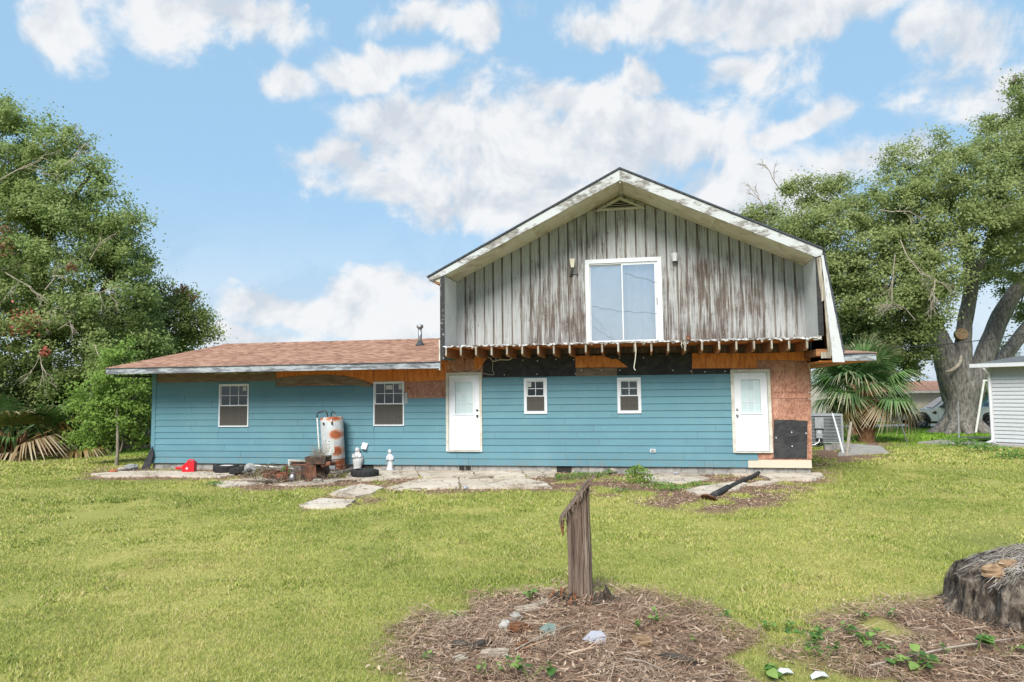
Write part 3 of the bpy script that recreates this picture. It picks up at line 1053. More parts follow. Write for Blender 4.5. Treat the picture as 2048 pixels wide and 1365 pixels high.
def panel(px, mats, name, v0, th=.012, wob=0.0, seed=0, v=0.0, label=None):
    rg = random.Random(seed)
    pts = [hw(x, y, v) for x, y in px]
    if wob:
        out = []
        for a, b in zip(pts, pts[1:] + pts[:1]):
            k = max(1, int(math.dist(a, b) / .12))
            for j in range(k):
                t = j / k
                q = wob if j else 0
                out.append((a[0] + (b[0] - a[0]) * t + rg.uniform(-q, q), a[1] + (b[1] - a[1]) * t + rg.uniform(-q, q)))
        pts = out
    return MB().prism(pts, v0 - th, v0, 'y').build(name, mats, house, label=label)


# left wing, top of wall
panel([(313, 738), (552, 735), (552, 771), (313, 771)], 'brown_panel', 'frieze_board', -.001, .012)
panel([(553, 772), (553, 757), (600, 752), (650, 750), (690, 752), (720, 759), (745, 769), (742, 775), (700, 770), (650, 768)], 'brown_panel', 'sagging_frieze_board', -.02, .015, label='loose sagging brown frieze board')
panel([(553, 735), (650, 732), (650, 752), (600, 752), (553, 756)], 'orange_ply', 'plywood_sheet', -.001)
panel([(651, 732), (747, 732), (747, 768), (720, 759), (690, 752), (651, 750)], 'orange_ply', 'plywood_sheet', -.001)
panel([(749, 728), (815, 727), (815, 763), (749, 763)], 'orange_ply', 'plywood_sheet', -.001)
panel([(816, 727), (894, 724), (894, 760), (816, 764)], 'orange_ply', 'plywood_sheet', -.002, .006)
for (x0, x1) in ((811, 834), (835, 864), (865, 893)):
    panel([(x0, 765), (x1, 763), (x1, 806), (x0, 806)], 'osb', 'sheathing_panel', -.001, .008, .006, x0)
panel([(810, 786), (815, 786), (816, 810), (810, 810)], 'galv', 'flashing', -.02, .01)
panel([(816, 804), (850, 805), (890, 806), (891, 810), (816, 810)], 'felt', 'felt_strip', -.012, .006, .01, 2)
# over the left door
panel([(893, 716), (928, 714), (928, 745), (893, 745)], 'osb', 'sheathing_panel', -.001, .01)
panel([(929, 720), (949, 718), (949, 743), (929, 744)], 'osb', 'sheathing_panel', -.012, .01, .01, 3)
panel([(930, 716), (974, 714), (962, 738), (950, 742)], 'orange_ply', 'torn_plywood', -.002, .009, .012, 4)
# felt and plywood over the teal wall
panel([(966, 712), (1152, 709), (1152, 753), (966, 756)], 'felt', 'felt_sheet', -.001, .006)
panel([(1153, 709), (1384, 706), (1384, 750), (1153, 753)], 'felt', 'felt_sheet', -.002, .006)
panel([(1151, 712), (1206, 712), (1224, 719), (1233, 718), (1256, 735), (1151, 736)], 'orange_ply', 'torn_plywood', -.012, .009, .006, 6, label='torn orange plywood offcut over black felt')
panel([(1152, 737), (1234, 736), (1234, 752), (1152, 753)], 'brown_panel', 'grey_board', -.010, .008)
for i, (x0, x1) in enumerate(((1384, 1411), (1412, 1461), (1462, 1479), (1480, 1513), (1514, 1545))):
    panel([(x0, 707), (x1, 706), (x1, 737 if i < 4 else 720), (x0, 737 if i < 4 else 720)], 'orange_ply', 'plywood_sheet', -.009, .008, .003, i)
panel([(1385, 738), (1462, 737), (1462, 749), (1385, 750)], 'felt', 'felt_strip', -.003, .005)
for i, q in enumerate(([(1538, 706), (1575, 705), (1575, 721), (1538, 721)], [(1576, 705), (1621, 704), (1621, 722), (1576, 721)],
                       [(1546, 723), (1568, 723), (1569, 784), (1547, 785)], [(1570, 723), (1589, 723), (1591, 784), (1571, 784)], [(1591, 723), (1621, 724), (1622, 784), (1592, 784)],
                       [(1547, 787), (1556, 787), (1556, 796), (1547, 797)], [(1557, 787), (1622, 786), (1622, 797), (1557, 797)],
                       [(1547, 799), (1556, 799), (1556, 838), (1547, 838)], [(1557, 799), (1622, 799), (1622, 842), (1557, 840)],
                       [(1617, 843), (1623, 843), (1624, 918), (1617, 918)], [(1516, 908), (1548, 908), (1548, 918), (1517, 918)])):
    panel(q, 'orange_ply' if i < 2 else 'osb', 'sheathing_panel', -.001, .010, .003, 40 + i)
panel([(1547, 840), (1585, 840), (1615, 843), (1614, 917), (1547, 917)], 'felt', 'felt_sheet', -.013, .008, .006, 8, label='square of black felt beside the right door')
b = hw(1496, 926), hw(1622, 926)
MB().prism([(-.044, Z0 - .002), (-.020, Z0 - .002), (-.014, Z0 + .195), (-.024, Z0 + .195)], b[0][0], UR + .01, 'x').build('beige_board', 'beige_board', house, label='unpainted beige board at the right foot of the wall')
# roofing-nail caps on the felt
for k, (x, y) in enumerate(((992, 719), (1046, 721), (1075, 722), (1112, 719), (1009, 750), (1074, 749), (1148, 720), (1151, 748), (1163, 741), (1203, 741), (1239, 717), (1287, 716), (1240, 741), (1382, 743), (1410, 744), (1450, 743), (1346, 741), (1583, 865), (1612, 867), (1552, 876), (1584, 893))):
    u, z = hw(x, y)
    MB().lathe([(.018, 0), (.012, .008), (.001, .009)], 8, Matrix.Translation((u, -.022, z)) @ Matrix.Rotation(R(90), 4, 'X')).build('nail_cap', 'white', house)


def screen_mat():
    m, t = new_mat('insect_screen')
    d = t.n('ShaderNodeBsdfDiffuse', {'Color': (.10, .095, .085, 1)})
    tr = t.n('ShaderNodeBsdfTransparent')
    t.n('ShaderNodeOutputMaterial', {'Surface': t.n('ShaderNodeMixShader', {0: .35, 1: d, 2: tr})})
    return m


M['screen'] = screen_mat()


# ---- windows
def window(r, cols, fw, sticker=None, curtain=False, trim='vinyl'):
    u0, u1, z0, z1 = r
    f = MB()
    f.box(u0, u0 + fw, -.048, .09, z0, z1).box(u1 - fw, u1, -.048, .09, z0, z1)
    f.box(u0 + fw, u1 - fw, -.048, .09, z1 - fw, z1).box(u0 + fw, u1 - fw, -.052, .09, z0, z0 + fw)
    fr = f.build('window', trim, house)
    a, b, c, d = u0 + fw, u1 - fw, z0 + fw, z1 - fw
    zm = (c + d) / 2
    s = .028
    for (s0, s1, vv) in ((zm - .018, d, -.018), (c, zm + .018, .012)):
        sm = MB()
        sm.box(a, a + s, vv, vv + .03, s0, s1).box(b - s, b, vv, vv + .03, s0, s1).box(a + s, b - s, vv, vv + .03, s1 - s, s1).box(a + s, b - s, vv, vv + .03, s0, s0 + s)
        sm.build('sash', trim, fr)
        iw, ih = (b - a - 2 * s) / cols, (s1 - s0 - 2 * s) / 2
        bar = MB()
        for k in range(1, cols):
            x = a + s + iw * k
            bar.box(x - .009, x + .009, vv + .004, vv + .014, s0 + s, s1 - s)
        xs_ = [a + s] + [a + s + iw * k for k in range(1, cols)] + [b - s]
        for k in range(cols):
            bar.box(xs_[k] + .0095, xs_[k + 1] - .0095, vv + .004, vv + .014, s0 + s + ih - .009, s0 + s + ih + .009)
        bar.build('muntin', trim, fr)
        for k in range(cols):
            for j in range(2):
                MB().box(xs_[k] + .001, xs_[k + 1] - .001, vv + .016, vv + .020, s0 + s + ih * j + .001, s0 + s + ih * (j + 1) - .001).build('pane', 'pane', fr)
    MB().box(a + .004, b - .004, -.004, -.002, c + .004, zm - .02).build('insect_screen', 'screen', fr)
    for (sx, sz, sw, sh) in (sticker or []):
        MB().box(a + (b - a) * sx, a + (b - a) * (sx + sw), -.006, -.0035, c + (d - c) * sz, c + (d - c) * (sz + sh)).build('sticker', 'paper', fr)
    return fr, (a, b, c, d)


window(wins[0], 3, .035, [(.80, .86, .13, .10)])
window(wins[1], 3, .035, [(.84, .84, .13, .12), (.38, .84, .24, .10)])
window(wins[2], 2, .075, [(.06, .80, .20, .15)])
w4, (a, b, c, d) = window(wins[3], 2, .075)
cur = MB()
n = 40
zc = (c + d) / 2
for k in range(n):
    x0, x1 = a + (b - a) * k / n, a + (b - a) * (k + 1) / n
    y0, y1 = .10 + .02 * math.sin(k * 1.25), .10 + .02 * math.sin((k + 1) * 1.25)
    cur.m = k % 3 == 0
    cur.add([(x0, y0, zc), (x1, y1, zc), (x1, y1, d), (x0, y0, d)], [(0, 1, 2, 3)])
cur.build('curtain', ['curtain_white', 'black'], w4)


# ---- doors
def door(r, knob_right):
    u0, u1, z0, z1 = r
    cw = .075
    f = MB()
    f.box(u0, u0 + cw, -.06, .06, z0, z1).box(u1 - cw, u1, -.06, .06, z0, z1).box(u0 + cw, u1 - cw, -.063, .06, z1 - cw, z1).box(u0 + cw, u1 - cw, -.08, .06, z0, z0 + .03)
    dr = f.build('door', 'cream', house)
    a, b, c, d = u0 + cw + .006, u1 - cw - .006, z0 + .038, z1 - cw - .006
    wd, hh = b - a, d - c
    l0, l1, m0, m1 = a + wd * .20, b - wd * .20, c + hh * .485, c + hh * .915
    lf = MB()
    for q in cells(a, b, c, d, [(l0, l1, m0, m1)]):
        lf.box(q[0], q[1], -.02, .02, q[2], q[3])
    lf.build('leaf', 'door', dr)
    MB().box(u0 + cw, u1 - cw, -.05, .0, z0 + .031, z0 + .037).build('threshold', 'black', dr)
    t = MB()
    o = .035
    for q in cells(l0 - o, l1 + o, m0 - o, m1 + o, [(l0 + .008, l1 - .008, m0 + .008, m1 - .008)]):
        t.box(q[0], q[1], -.036, -.0205, q[2], q[3])
    t.build('lite_frame', 'door', dr)
    iw, ih = (l1 - l0) / 3, (m1 - m0) / 3
    for i in range(3):
        for j in range(3):
            MB().box(l0 + iw * i + .008, l0 + iw * (i + 1) - .008, -.005, .004, m0 + ih * j + .008, m0 + ih * (j + 1) - .008).build('pane', 'frosted', dr)
    g = MB()
    for i in (1, 2):
        g.box(l0 + iw * i - .0075, l0 + iw * i + .0075, -.015, .006, m0 + .008, m1 - .008)
    for j in (1, 2):
        for i in range(3):
            g.box(l0 + iw * i + .0078, l0 + iw * (i + 1) - .0078, -.015, .006, m0 + ih * j - .0075, m0 + ih * j + .0075)
    g.build('muntin', 'door', dr)
    for x0, x1 in ((.17, .43), (.57, .83)):
        p = MB()
        p0, p1, q0, q1 = a + wd * x0, a + wd * x1, c + hh * .11, c + hh * .40
        for q in cells(p0, p1, q0, q1, [(p0 + .018, p1 - .018, q0 + .018, q1 - .018)]):
            p.box(q[0], q[1], -.026, -.0205, q[2], q[3])
        p.box(p0 + .05, p1 - .05, -.025, -.0205, q0 + .05, q1 - .05)
        p.build('raised_panel', 'door', dr)
    ku = b - .06 if knob_right else a + .06
    for kz, nm in ((c + hh * .455, 'handle'), (c + hh * .53, 'deadbolt')):
        mx = Matrix.Translation((ku, -.0205, kz)) @ Matrix.Rotation(R(90), 4, 'X')
        MB().lathe([(.032, 0), (.032, .01), (.012, .012), (.012, .03), (.028, .042), (.026, .062), (.001, .068)] if nm == 'handle' else [(.03, 0), (.03, .018), (.001, .022)], 14, mx).build(nm, 'bronze' if knob_right else 'chrome', dr, True)
    return dr


door(d1, True)
door(d2, False)

# ---- main roof: gable over the long body
ze, zr, VR = 3.03, 4.08, 4.5
e0, e1 = -15.19, 5.42
slope = (zr - ze) / (VR - VF)
zat = lambda v: ze + (v - VF) * slope
nrow = 42
for (ra, rb) in ((e0 - .02, -5.205),):
    mb = MB()
    for i in range(nrow):
        v0, v1 = VF + (VR - VF) * i / nrow, VF + (VR - VF) * (i + 1) / nrow
        mb.prism([(v0 - .012, zat(v0) - .004), (v1 + .03, zat(v1) + .0), (v1 + .03, zat(v1) + .006), (v0 - .012, zat(v0) + .014)], ra, rb, 'x')
    kind(mb.build('shingle_courses', 'shingle', house), 'stuff')
    MB().prism([(VF + .03, zat(VF + .03) - .03), (VR, zr - .03), (VR, zr - .012), (VF + .03, zat(VF + .03) - .012)], ra + .02, rb, 'x').build('roof_deck', 'orange_ply', house)
    k = ra + .06
    while k < rb - .05:
        MB().prism([(VF + .04, zat(VF) - .165), (.0, zat(0) - .20), (.0, zat(0) - .045), (VF + .04, zat(VF) - .03)], k, k + .04, 'x').build('rafter', 'orange_ply', house)
        k += .61
    MB().prism([(VR - .15, zr - .02), (VR, zr + .016), (VR + .15, zr - .02), (VR + .15, zr + .0), (VR, zr + .036), (VR - .15, zr + .0)], ra, rb, 'x').build('ridge_cap', 'shingle', house)
mb = MB()
hp = [(4.72, VF - .012, ze + .01), (e1 + .02, VF - .012, ze + .01), (4.72, VF + .69, zat(VF + .69) + .01), (e1 + .02, 10.3, ze + .01), (4.72, 9.6, zat(VF + .69) + .01)]
mb.add(hp + [(x, y, z - .03) for x, y, z in hp], [(0, 1, 2), (1, 3, 4, 2), (5, 7, 6), (6, 7, 9, 8), (0, 5, 6, 1), (1, 6, 8, 3), (0, 2, 7, 5), (2, 4, 9, 7), (4, 3, 8, 9)])
mb.build('hip_roof', 'shingle', house)
for k in range(6):
    v0 = VF + .04 + k * 1.85
    MB().box(UR + .005, e1 - .05, v0, v0 + 1.846, 2.845, 2.86).build('plywood_soffit', 'orange_ply', house)
MB().box(e1 - .045, e1, VF + .037, 10.2, 2.84, 3.0).build('fascia_board', 'fascia', house)
MB().prism([(VR, zr - .002), (9 - VF, ze - .005), (9 - VF, ze + .01), (VR, zr + .012)], e0 - .02, 4.6, 'x').build('rear_roof', 'shingle', house)
for (a, b, m) in ((e0, -5.20, 'fascia'), (4.72, e1, 'fascia')):
    MB().box(a, b, VF - .002, VF + .035, 2.85, 3.005).build('fascia_board', m, house)
    MB().box(a - .01, b, VF - .022, VF + .03, 3.006, 3.026).build('drip_edge', 'shingle_dark', house)
for u in (e0,):
    MB().prism([(VF + .037, 2.86), (VR, zr - .19), (VR, zr - .032), (VF + .037, zat(VF) - .025)], u, u + .04, 'x').build('verge_board', 'fascia', house)
MB().box(e0 + .05, UL - .04, VF + .25, -.05, 2.78, 2.83).build('soffit_remnant', 'charred', house)
for (x0, x1, y) in ((430, 475, 749), (500, 528, 748)):
    a, b = hw(x0, y, -.9), hw(x1, y - 1, -.9)
    MB().box(a[0], b[0], -.93, -.86, a[1], a[1] + .03).build('furring_strip', 'plank', house)

# ---- upper storey
PU, PZ, LU, LZ, RU, RZ = -.43, 7.85, -5.54, 5.26, 4.34, 5.54
lz = lambda u: PZ + (u - PU) * (PZ - LZ) / (PU - LU)
rz_ = lambda u: PZ + (u - PU) * (RZ - PZ) / (RU - PU)
top = lambda u: lz(u) if u < PU else rz_(u)
VB = 7.6


def soff(u):
    return 7.57 + (u - PU) * (7.57 - 5.33) / (PU + 5.1) if u < PU else 7.57 + (u - PU) * (5.37 - 7.57) / (4.18 - PU)


MB().prism([(LU, LZ), (PU, PZ), (PU, PZ + .045), (LU - .03, LZ + .03)], VF - .03, VB, 'y').build('roof_slope', 'shingle_dark', house)
MB().prism([(PU, PZ), (RU, RZ), (RU + .05, RZ + .02), (PU, PZ + .045)], VF - .03, VB, 'y').build('roof_slope', 'shingle_dark', house)
MB().prism([(RU + .02, RZ - .03), (RU + .06, RZ - .01), (4.78, 2.84), (4.72, 2.84)], VF + .05, VB, 'y').build('steep_roof_slope', 'shingle_dark', house)
for s in (-1, 1):
    n = 8
    for k in range(1):
        if s < 0:
            pts = [(LU + .015, LZ - .012), (PU - .002, PZ - .012), (PU - .002, 7.56), (-5.10, 5.30), (LU + .04, LZ - .10)]
        else:
            pts = [(PU + .002, PZ - .012), (RU, RZ - .012), (RU - .005, 5.40), (4.19, 5.36), (PU + .002, 7.56)]
        MB().prism(pts, VF, VF + .04, 'y').build('rake_board', 'rake', house)
for (a, b) in ((-5.1, -2.75), (-2.747, PU - .002), (PU + .002, 1.9), (1.903, 4.18)):
    MB().prism([(a, soff(a)), (b, soff(b)), (b, soff(b) + .03), (a, soff(a) + .03)], VF + .042, -.002, 'y').build('soffit_panel', 'soffit', house)
MB().box(PU - .02, PU + .02, VF + .042, -.03, 7.50, 7.56).build('ridge_trim', 'cream', house)
MB().prism([(LU + .05, LZ - .03), (-5.16, LZ + .15), (-5.16, LZ - .16)], VF + .045, VF + .065, 'y').build('eave_return', 'cream', house)
MB().prism([(LU + .05, LZ - .08), (-5.16, LZ - .2), (-5.16, LZ - .18), (LU + .05, LZ - .05)], VF + .07, VB, 'y').build('eave_soffit', 'stud', house)
MB().prism([(RU - .03, RZ - .1), (RU + .01, RZ - .1), (4.70, 2.87), (4.665, 2.87)], VF + .055, 0, 'y').build('slope_soffit', 'stud', house)
# end fins of the recessed front
DZ = 3.44
MB().box(-5.16, -5.09, VF + .05, -.002, DZ, 5.31).build('end_panel', 'fin', house)
MB().box(4.175, 4.24, VF + .05, -.002, DZ - .03, 5.36).build('end_panel', 'fin', house)
MB().box(-5.20, -5.085, VF + .005, VF + .048, 3.06, 5.28).build('charred_corner_board', 'charred', house)
MB().box(-5.235, -5.202, VF + .002, VF + .048, 2.80, 3.6).build('corner_strip', 'cream', house)
MB().box(-5.2, -5.16, VF + .05, VB, 3.1, 5.32).build('upper_side_wall', 'siding', house)
MB().box(4.25, 4.30, -.0, VB, 3.1, 5.40).build('upper_side_wall', 'siding', house)
MB().prism([(-5.1, DZ), (4.2, DZ), (4.2, 5.3), (PU, 7.6), (-5.1, 5.3)], VB - .06, VB, 'y').build('upper_rear_wall', 'gable', house)
# right barge: white board over grey strips and a black gap
MB().box(4.176, 4.29, VF + .004, VF + .045, 3.45, 5.35).build('felt_strip', 'felt', house)
panel([(1633, 517), (1641, 514), (1649, 600), (1643, 604), (1640, 580)], 'bare', 'peeled_board', VF + .003, .03, .006, 1, v=VF)
panel([(1645, 562), (1650, 560), (1668, 711), (1655, 713)], 'bare', 'peeled_board', VF + .001, .035, .008, 2, v=VF)
panel([(1641, 513), (1645, 511), (1688, 725), (1664, 725), (1655, 640)], 'barge', 'barge_board', VF - .037, .03, .004, 3, v=VF, label='wide white barge board down the right edge')
MB().box(4.05, 4.24, VF, VF + .045, 3.36, 3.46).build('rotten_block', 'bare', house)
MB().box(4.1, 4.36, VF + .02, -.02, 2.98, 3.14).build('ledger_beam', 'joist', house)
MB().box(4.20, 4.42, VF - .03, VF + .02, 2.92, 3.06).build('rotten_block', 'bare', house)

# gable wall: planks over brown battens
mb = MB()
for (a, b, c, d) in cells(-5.09, 4.175, DZ - .3, 5.32, [slid]):
    mb.box(a, b, .022, .10, c, d)
slc = [h for h in [slid]]
for (a, b) in ((-5.09, slid[0]), (slid[0], PU), (PU, slid[1]), (slid[1], 4.175)):
    lo = slid[3] if slid[0] - .01 < (a + b) / 2 < slid[1] + .01 else 5.32
    if lo == 5.32:
        mb.prism([(a, 5.32), (b, 5.32), (b, max(5.325, soff(b) + .02)), (a, max(5.325, soff(a) + .02))], .022, .10, 'y')
    else:
        mb.prism([(a, lo), (b, lo), (b, soff(b) + .02), (a, soff(a) + .02)], .022, .10, 'y')
mb.build('batten', 'groove', house)
u = -5.085
rg = random.Random(5)
ventpoly = (hw(1190, 422), hw(1240, 395), hw(1291, 420))
while u < 4.17:
    wd = rg.uniform(.205, .232)
    e = min(u + wd, 4.172)
    segs = [(u, e, DZ - .06 + rg.uniform(-.03, .02), None)]
    m = (u + e) / 2
    if slid[0] - .06 < m < slid[1] + .06:
        if u < slid[0] + .02:
            segs = [(u, min(e, slid[0] + .02), DZ - .05, None), (slid[0] + .021, e, slid[3] - .02, None)]
        elif e > slid[1] - .02:
            segs = [(u, slid[1] - .021, slid[3] - .02, None), (max(u, slid[1] - .02), e, DZ - .05, None)]
        else:
            segs = [(u, e, slid[3] - .02, None)]
    for (a, b, c, _) in segs:
        if b - a < .02:
            continue
        q = rg.uniform(-.004, .004)
        pts = [(a, c), (b, c), (b, soff(b) - .002)]
        if a < PU < b:
            pts.append((PU, soff(PU) - .002))
        pts.append((a, soff(a) - .002))
        MB().prism(pts, -.006 + q, .021, 'y').build('gable_plank', 'gable', house)
    u = e + rg.uniform(.036, .055)
# triangular vent
(va, vz0), (vb, vz1), (vc, _) = ventpoly
vz0 = (ventpoly[0][1] + ventpoly[2][1]) / 2
vt = MB()
o = .085
vt.prism([(va, vz0), (vc, vz0), (vc - .18, vz0 + .05), (va + .18, vz0 + .05)], -.06, -.008, 'y')
vt.prism([(va, vz0 + .0), (va + .18, vz0 + .052), (vb, vz1 - o), (vb, vz1)], -.058, -.008, 'y')
vt.prism([(vc, vz0 + .0), (vb, vz1), (vb, vz1 - o), (vc - .18, vz0 + .052)], -.056, -.008, 'y')
gv = vt.build('gable_vent', 'cream', house)
MB().prism([(va + .2, vz0 + .055), (vc - .2, vz0 + .055), (vb, vz1 - o - .01)], -.012, -.009, 'y').build('backing', 'dark', gv)
for k in range(3):
    z = vz0 + .060 + k * .056
    t = (z - vz0) / (vz1 - vz0 - o + .0)
    a, b = va + (vb - va) * t + .09, vc - (vc - vb) * t - .09
    if b - a > .06:
        mb = MB()
        mb.add([(a, -.052, z), (b, -.052, z), (b - .04, -.018, z + .022), (a + .04, -.018, z + .022), (a, -.052, z + .006), (b, -.052, z + .006), (b - .04, -.018, z + .028), (a + .04, -.018, z + .028)],
               [(0, 1, 2, 3), (7, 6, 5, 4), (0, 4, 5, 1), (2, 6, 7, 3), (0, 3, 7, 4), (1, 5, 6, 2)])
        mb.build('slat', 'cream', gv)
# trim under the vent, weathered bits round its peak
for s in (-1, 1):
    MB().prism([(PU + s * .03, 7.56), (PU + s * .03, 7.50), (PU + s * 1.0, 7.07 - (.0 if s < 0 else .01)), (PU + s * 1.0, 7.13)], -.02, -.007, 'y').build('trim_strip', 'bare', house)

# sliding window
a, b, c, d = slid
f = MB()
tw = .11
f.box(a, a + tw, -.045, .09, c, d).box(b - tw, b, -.045, .09, c, d).box(a + tw, b - tw, -.047, .09, d - tw, d).box(a + tw, b - tw, -.047, .09, c, c + .07)
sw_ = f.build('sliding_window', 'vinyl', house)
i0, i1, j0, j1 = a + tw, b - tw - .05, c + .07, d - tw - .04
MB().box(i0, b - tw, -.02, .06, j1 + .002, d - tw).build('track', 'vinyl', sw_)
MB().box(i1 + .001, b - tw, -.02, .06, j0, j1).build('track', 'vinyl', sw_)
mid = (i0 + i1) / 2
for k, (p, q, vv) in enumerate(((i0, mid + .02, .02), (mid - .02, i1, -.015))):
    s = MB()
    s.box(p, p + .03, vv, vv + .03, j0, j1).box(q - .03, q, vv, vv + .03, j0, j1).box(p + .03, q - .03, vv, vv + .03, j1 - .03, j1).box(p + .03, q - .03, vv, vv + .03, j0, j0 + .03)
    s.build('sash', 'vinyl', sw_)
    MB().box(p + .03, q - .03, vv + .012, vv + .018, j0 + .03, j1 - .03).build('pane', 'pane_sky', sw_)
MB().box(i1 + .012, i1 + .03, -.03, -.021, (j0 + j1) / 2 - .1, (j0 + j1) / 2 + .1).build('latch', 'black', sw_)
cu = MB()
n = 44
hh = lambda k: .14 + .035 * math.sin(k * .9) + .02 * math.sin(k * .37 + 1)
for k in range(n):
    x0, x1 = i0 + (i1 - i0) * k / n, i0 + (i1 - i0) * (k + 1) / n
    cu.add([(x0, hh(k), j0), (x1, hh(k + 1), j0), (x1, hh(k + 1) + .05, j1), (x0, hh(k) + .05, j1)], [(0, 1, 2, 3)])
cu.build('curtain', 'curtain_white', sw_, True)
M['sheet'] = std('white_sheet', [(.70, .73, .76), (.84, .85, .86)], 2.0, (1.2, 1, 2), rough=.9, bump=.4, dist=.04, dn=1.0)
dr = MB()
for k in range(16):
    for j in range(16):
        P = lambda p, q: (i0 + .03 + (mid - i0 - .06) * p / 16, .075 + .02 * math.sin(p * .7 + q * .5) + .012 * math.sin(q * .9), max(j0, j1 - (j1 - j0) * (q / 16) * (.62 + .03 * p)))
        dr.add([P(k, j + 1), P(k + 1, j + 1), P(k + 1, j), P(k, j)], [(0, 1, 2, 3)])
dr.build('draped_sheet', 'sheet', sw_, True)
for (p, q) in (((1183, 613), (1248, 624)), ((1248, 624), (1317, 627)), ((1186, 655), (1222, 676)), ((1250, 548), (1317, 566))):
    A, B = hw(*p), hw(*q)
    pts = [(A[0] + (B[0] - A[0]) * t / 6, -.022 if p[0] >= 1248 else .014, A[1] + (B[1] - A[1]) * t / 6 + (.025 * math.sin(t * 2.2) if 0 < t < 6 else 0)) for t in range(7)]
    MB().tube(pts, .004, 4).build('crack', 'black', sw_)

# balcony floor stub: joists, decking, ragged flashing
rg = random.Random(9)
u = -5.06
while u < 4.1:
    q = rg.uniform(-.03, .02)
    MB().prism([(VF + q, 3.165), (VF + q, 3.375), (.3, 3.375), (.3, 3.125), (VF + .06 + q, 3.125)], u, u + .042, 'x').build('joist', 'joist', house)
    ej = MB()
    ej.box(u - .001, u + .043, VF + q - .006, VF + q + .02, 3.163 + rg.uniform(0, .03), 3.374)
    ej.build('rotten_joist_end', 'bare', house)
    u += .4065
MB().box(-5.1, 4.2, VF + .12, .28, 3.377, 3.40).build('deck_panel', 'orange_ply', house)
MB().box(-5.1, 4.2, .301, .34, 3.03, 3.37).build('cavity_shade_panel', 'dark', house)  # near-black panel, its colour stands in for shade in the open floor cavity
for k in range(22):
    if rg.random() < .55:
        u = -4.9 + k * .41
        MB().box(u, u + .07, .16, .22, 3.04, 3.374).build('blocking', 'stud', house)
pts_t, pts_b = [], []
k = -5.13
while k < 4.22:
    pts_t.append((k, DZ + rg.uniform(-.004, .006)))
    pts_b.append((k, 3.40 + rg.uniform(-.022, .012) - (.05 if rg.random() < .06 else 0)))
    k += .05
fl = MB()
nn = len(pts_t)
for i in range(nn - 1):
    w0 = .012 * math.sin(i * 1.7)
    fl.add([(pts_t[i][0], VF + w0, pts_t[i][1]), (pts_t[i + 1][0], VF + .012 * math.sin((i + 1) * 1.7), pts_t[i + 1][1]),
            (pts_b[i + 1][0], VF - .02, pts_b[i + 1][1]), (pts_b[i][0], VF - .02, pts_b[i][1]),
            (pts_t[i][0], VF + .5, pts_t[i][1] + .01), (pts_t[i + 1][0], VF + .5, pts_t[i + 1][1] + .01)], [(0, 3, 2, 1), (0, 1, 5, 4)])
fl.build('deck_edge', 'deck', house)
MB().box(-5.1, 4.18, VF + .3, .02, 3.405, 3.425).build('deck_floor', 'plank', house)
for (x, y, n_) in ((1215, 686, 4), (1364, 686, 3), (1280, 684, 3)):
    mb = MB()
    for k in range(n_):
        A = hw(x + rg.uniform(-14, 14), y + rg.uniform(-3, 2), VF)
        mb.tube([(A[0], VF - .03, A[1]), (A[0] + rg.uniform(-.06, .06), VF - .05, A[1] - rg.uniform(.02, .09)), (A[0] + rg.uniform(-.1, .1), VF - .04, A[1] - rg.uniform(.05, .2) * (1.1 if x > 1350 else .5))], [.010, .008, .003], 5)
    mb.build('torn_flashing', 'bare' if x < 1300 else 'cream', house)
A = hw(1376, 676, VF)
MB().lathe([(.001, 0), (.07, 0), (.075, .01), (.06, .03), (.001, .03)], 16, Matrix.Translation((A[0], VF - .03, A[1])) @ Matrix.Rotation(R(78), 4, 'X') @ Matrix.Diagonal((.75, 1, 1, 1))).build('rusty_box_cover', 'rust', house)


def cable(px, vs, r=.008, m='wire'):
    pts = []
    for (x, y), v in zip(px, vs):
        a = hw(x, y, v)
        pts.append((a[0], v, a[1]))
    sm = []
    for i in range(len(pts) - 1):
        p0, p1, p2, p3 = [Vector(pts[max(0, min(len(pts) - 1, i + k))]) for k in (-1, 0, 1, 2)]
        for t in (0, .25, .5, .75):
            sm.append(.5 * (2 * p1 + (p2 - p0) * t + (2 * p0 - 5 * p1 + 4 * p2 - p3) * t * t + (3 * p1 - p0 - 3 * p2 + p3) * t ** 3))
    sm.append(Vector(pts[-1]))
    return MB().tube(sm, r, 5).build('cable', m, house)


cable([(1270, 684), (1272, 700), (1270, 722), (1268, 736), (1271, 741)], [VF - .05] * 5, .012)
cable([(972, 714), (980, 716), (987, 723), (1000, 720), (1018, 720), (1026, 714)], [-.05] * 6, .012)
cable([(986, 722), (985, 740), (988, 750), (970, 748), (960, 745)], [-.05] * 5, .006)
cable([(862, 734), (872, 739), (885, 741)], [-.3] * 3, .008)
cable([(904, 731), (912, 741), (930, 745), (950, 742), (962, 733)], [-.05] * 5, .008)
cable([(1621, 722), (1618, 730), (1620, 745), (1622, 752)], [-.06] * 4, .010)

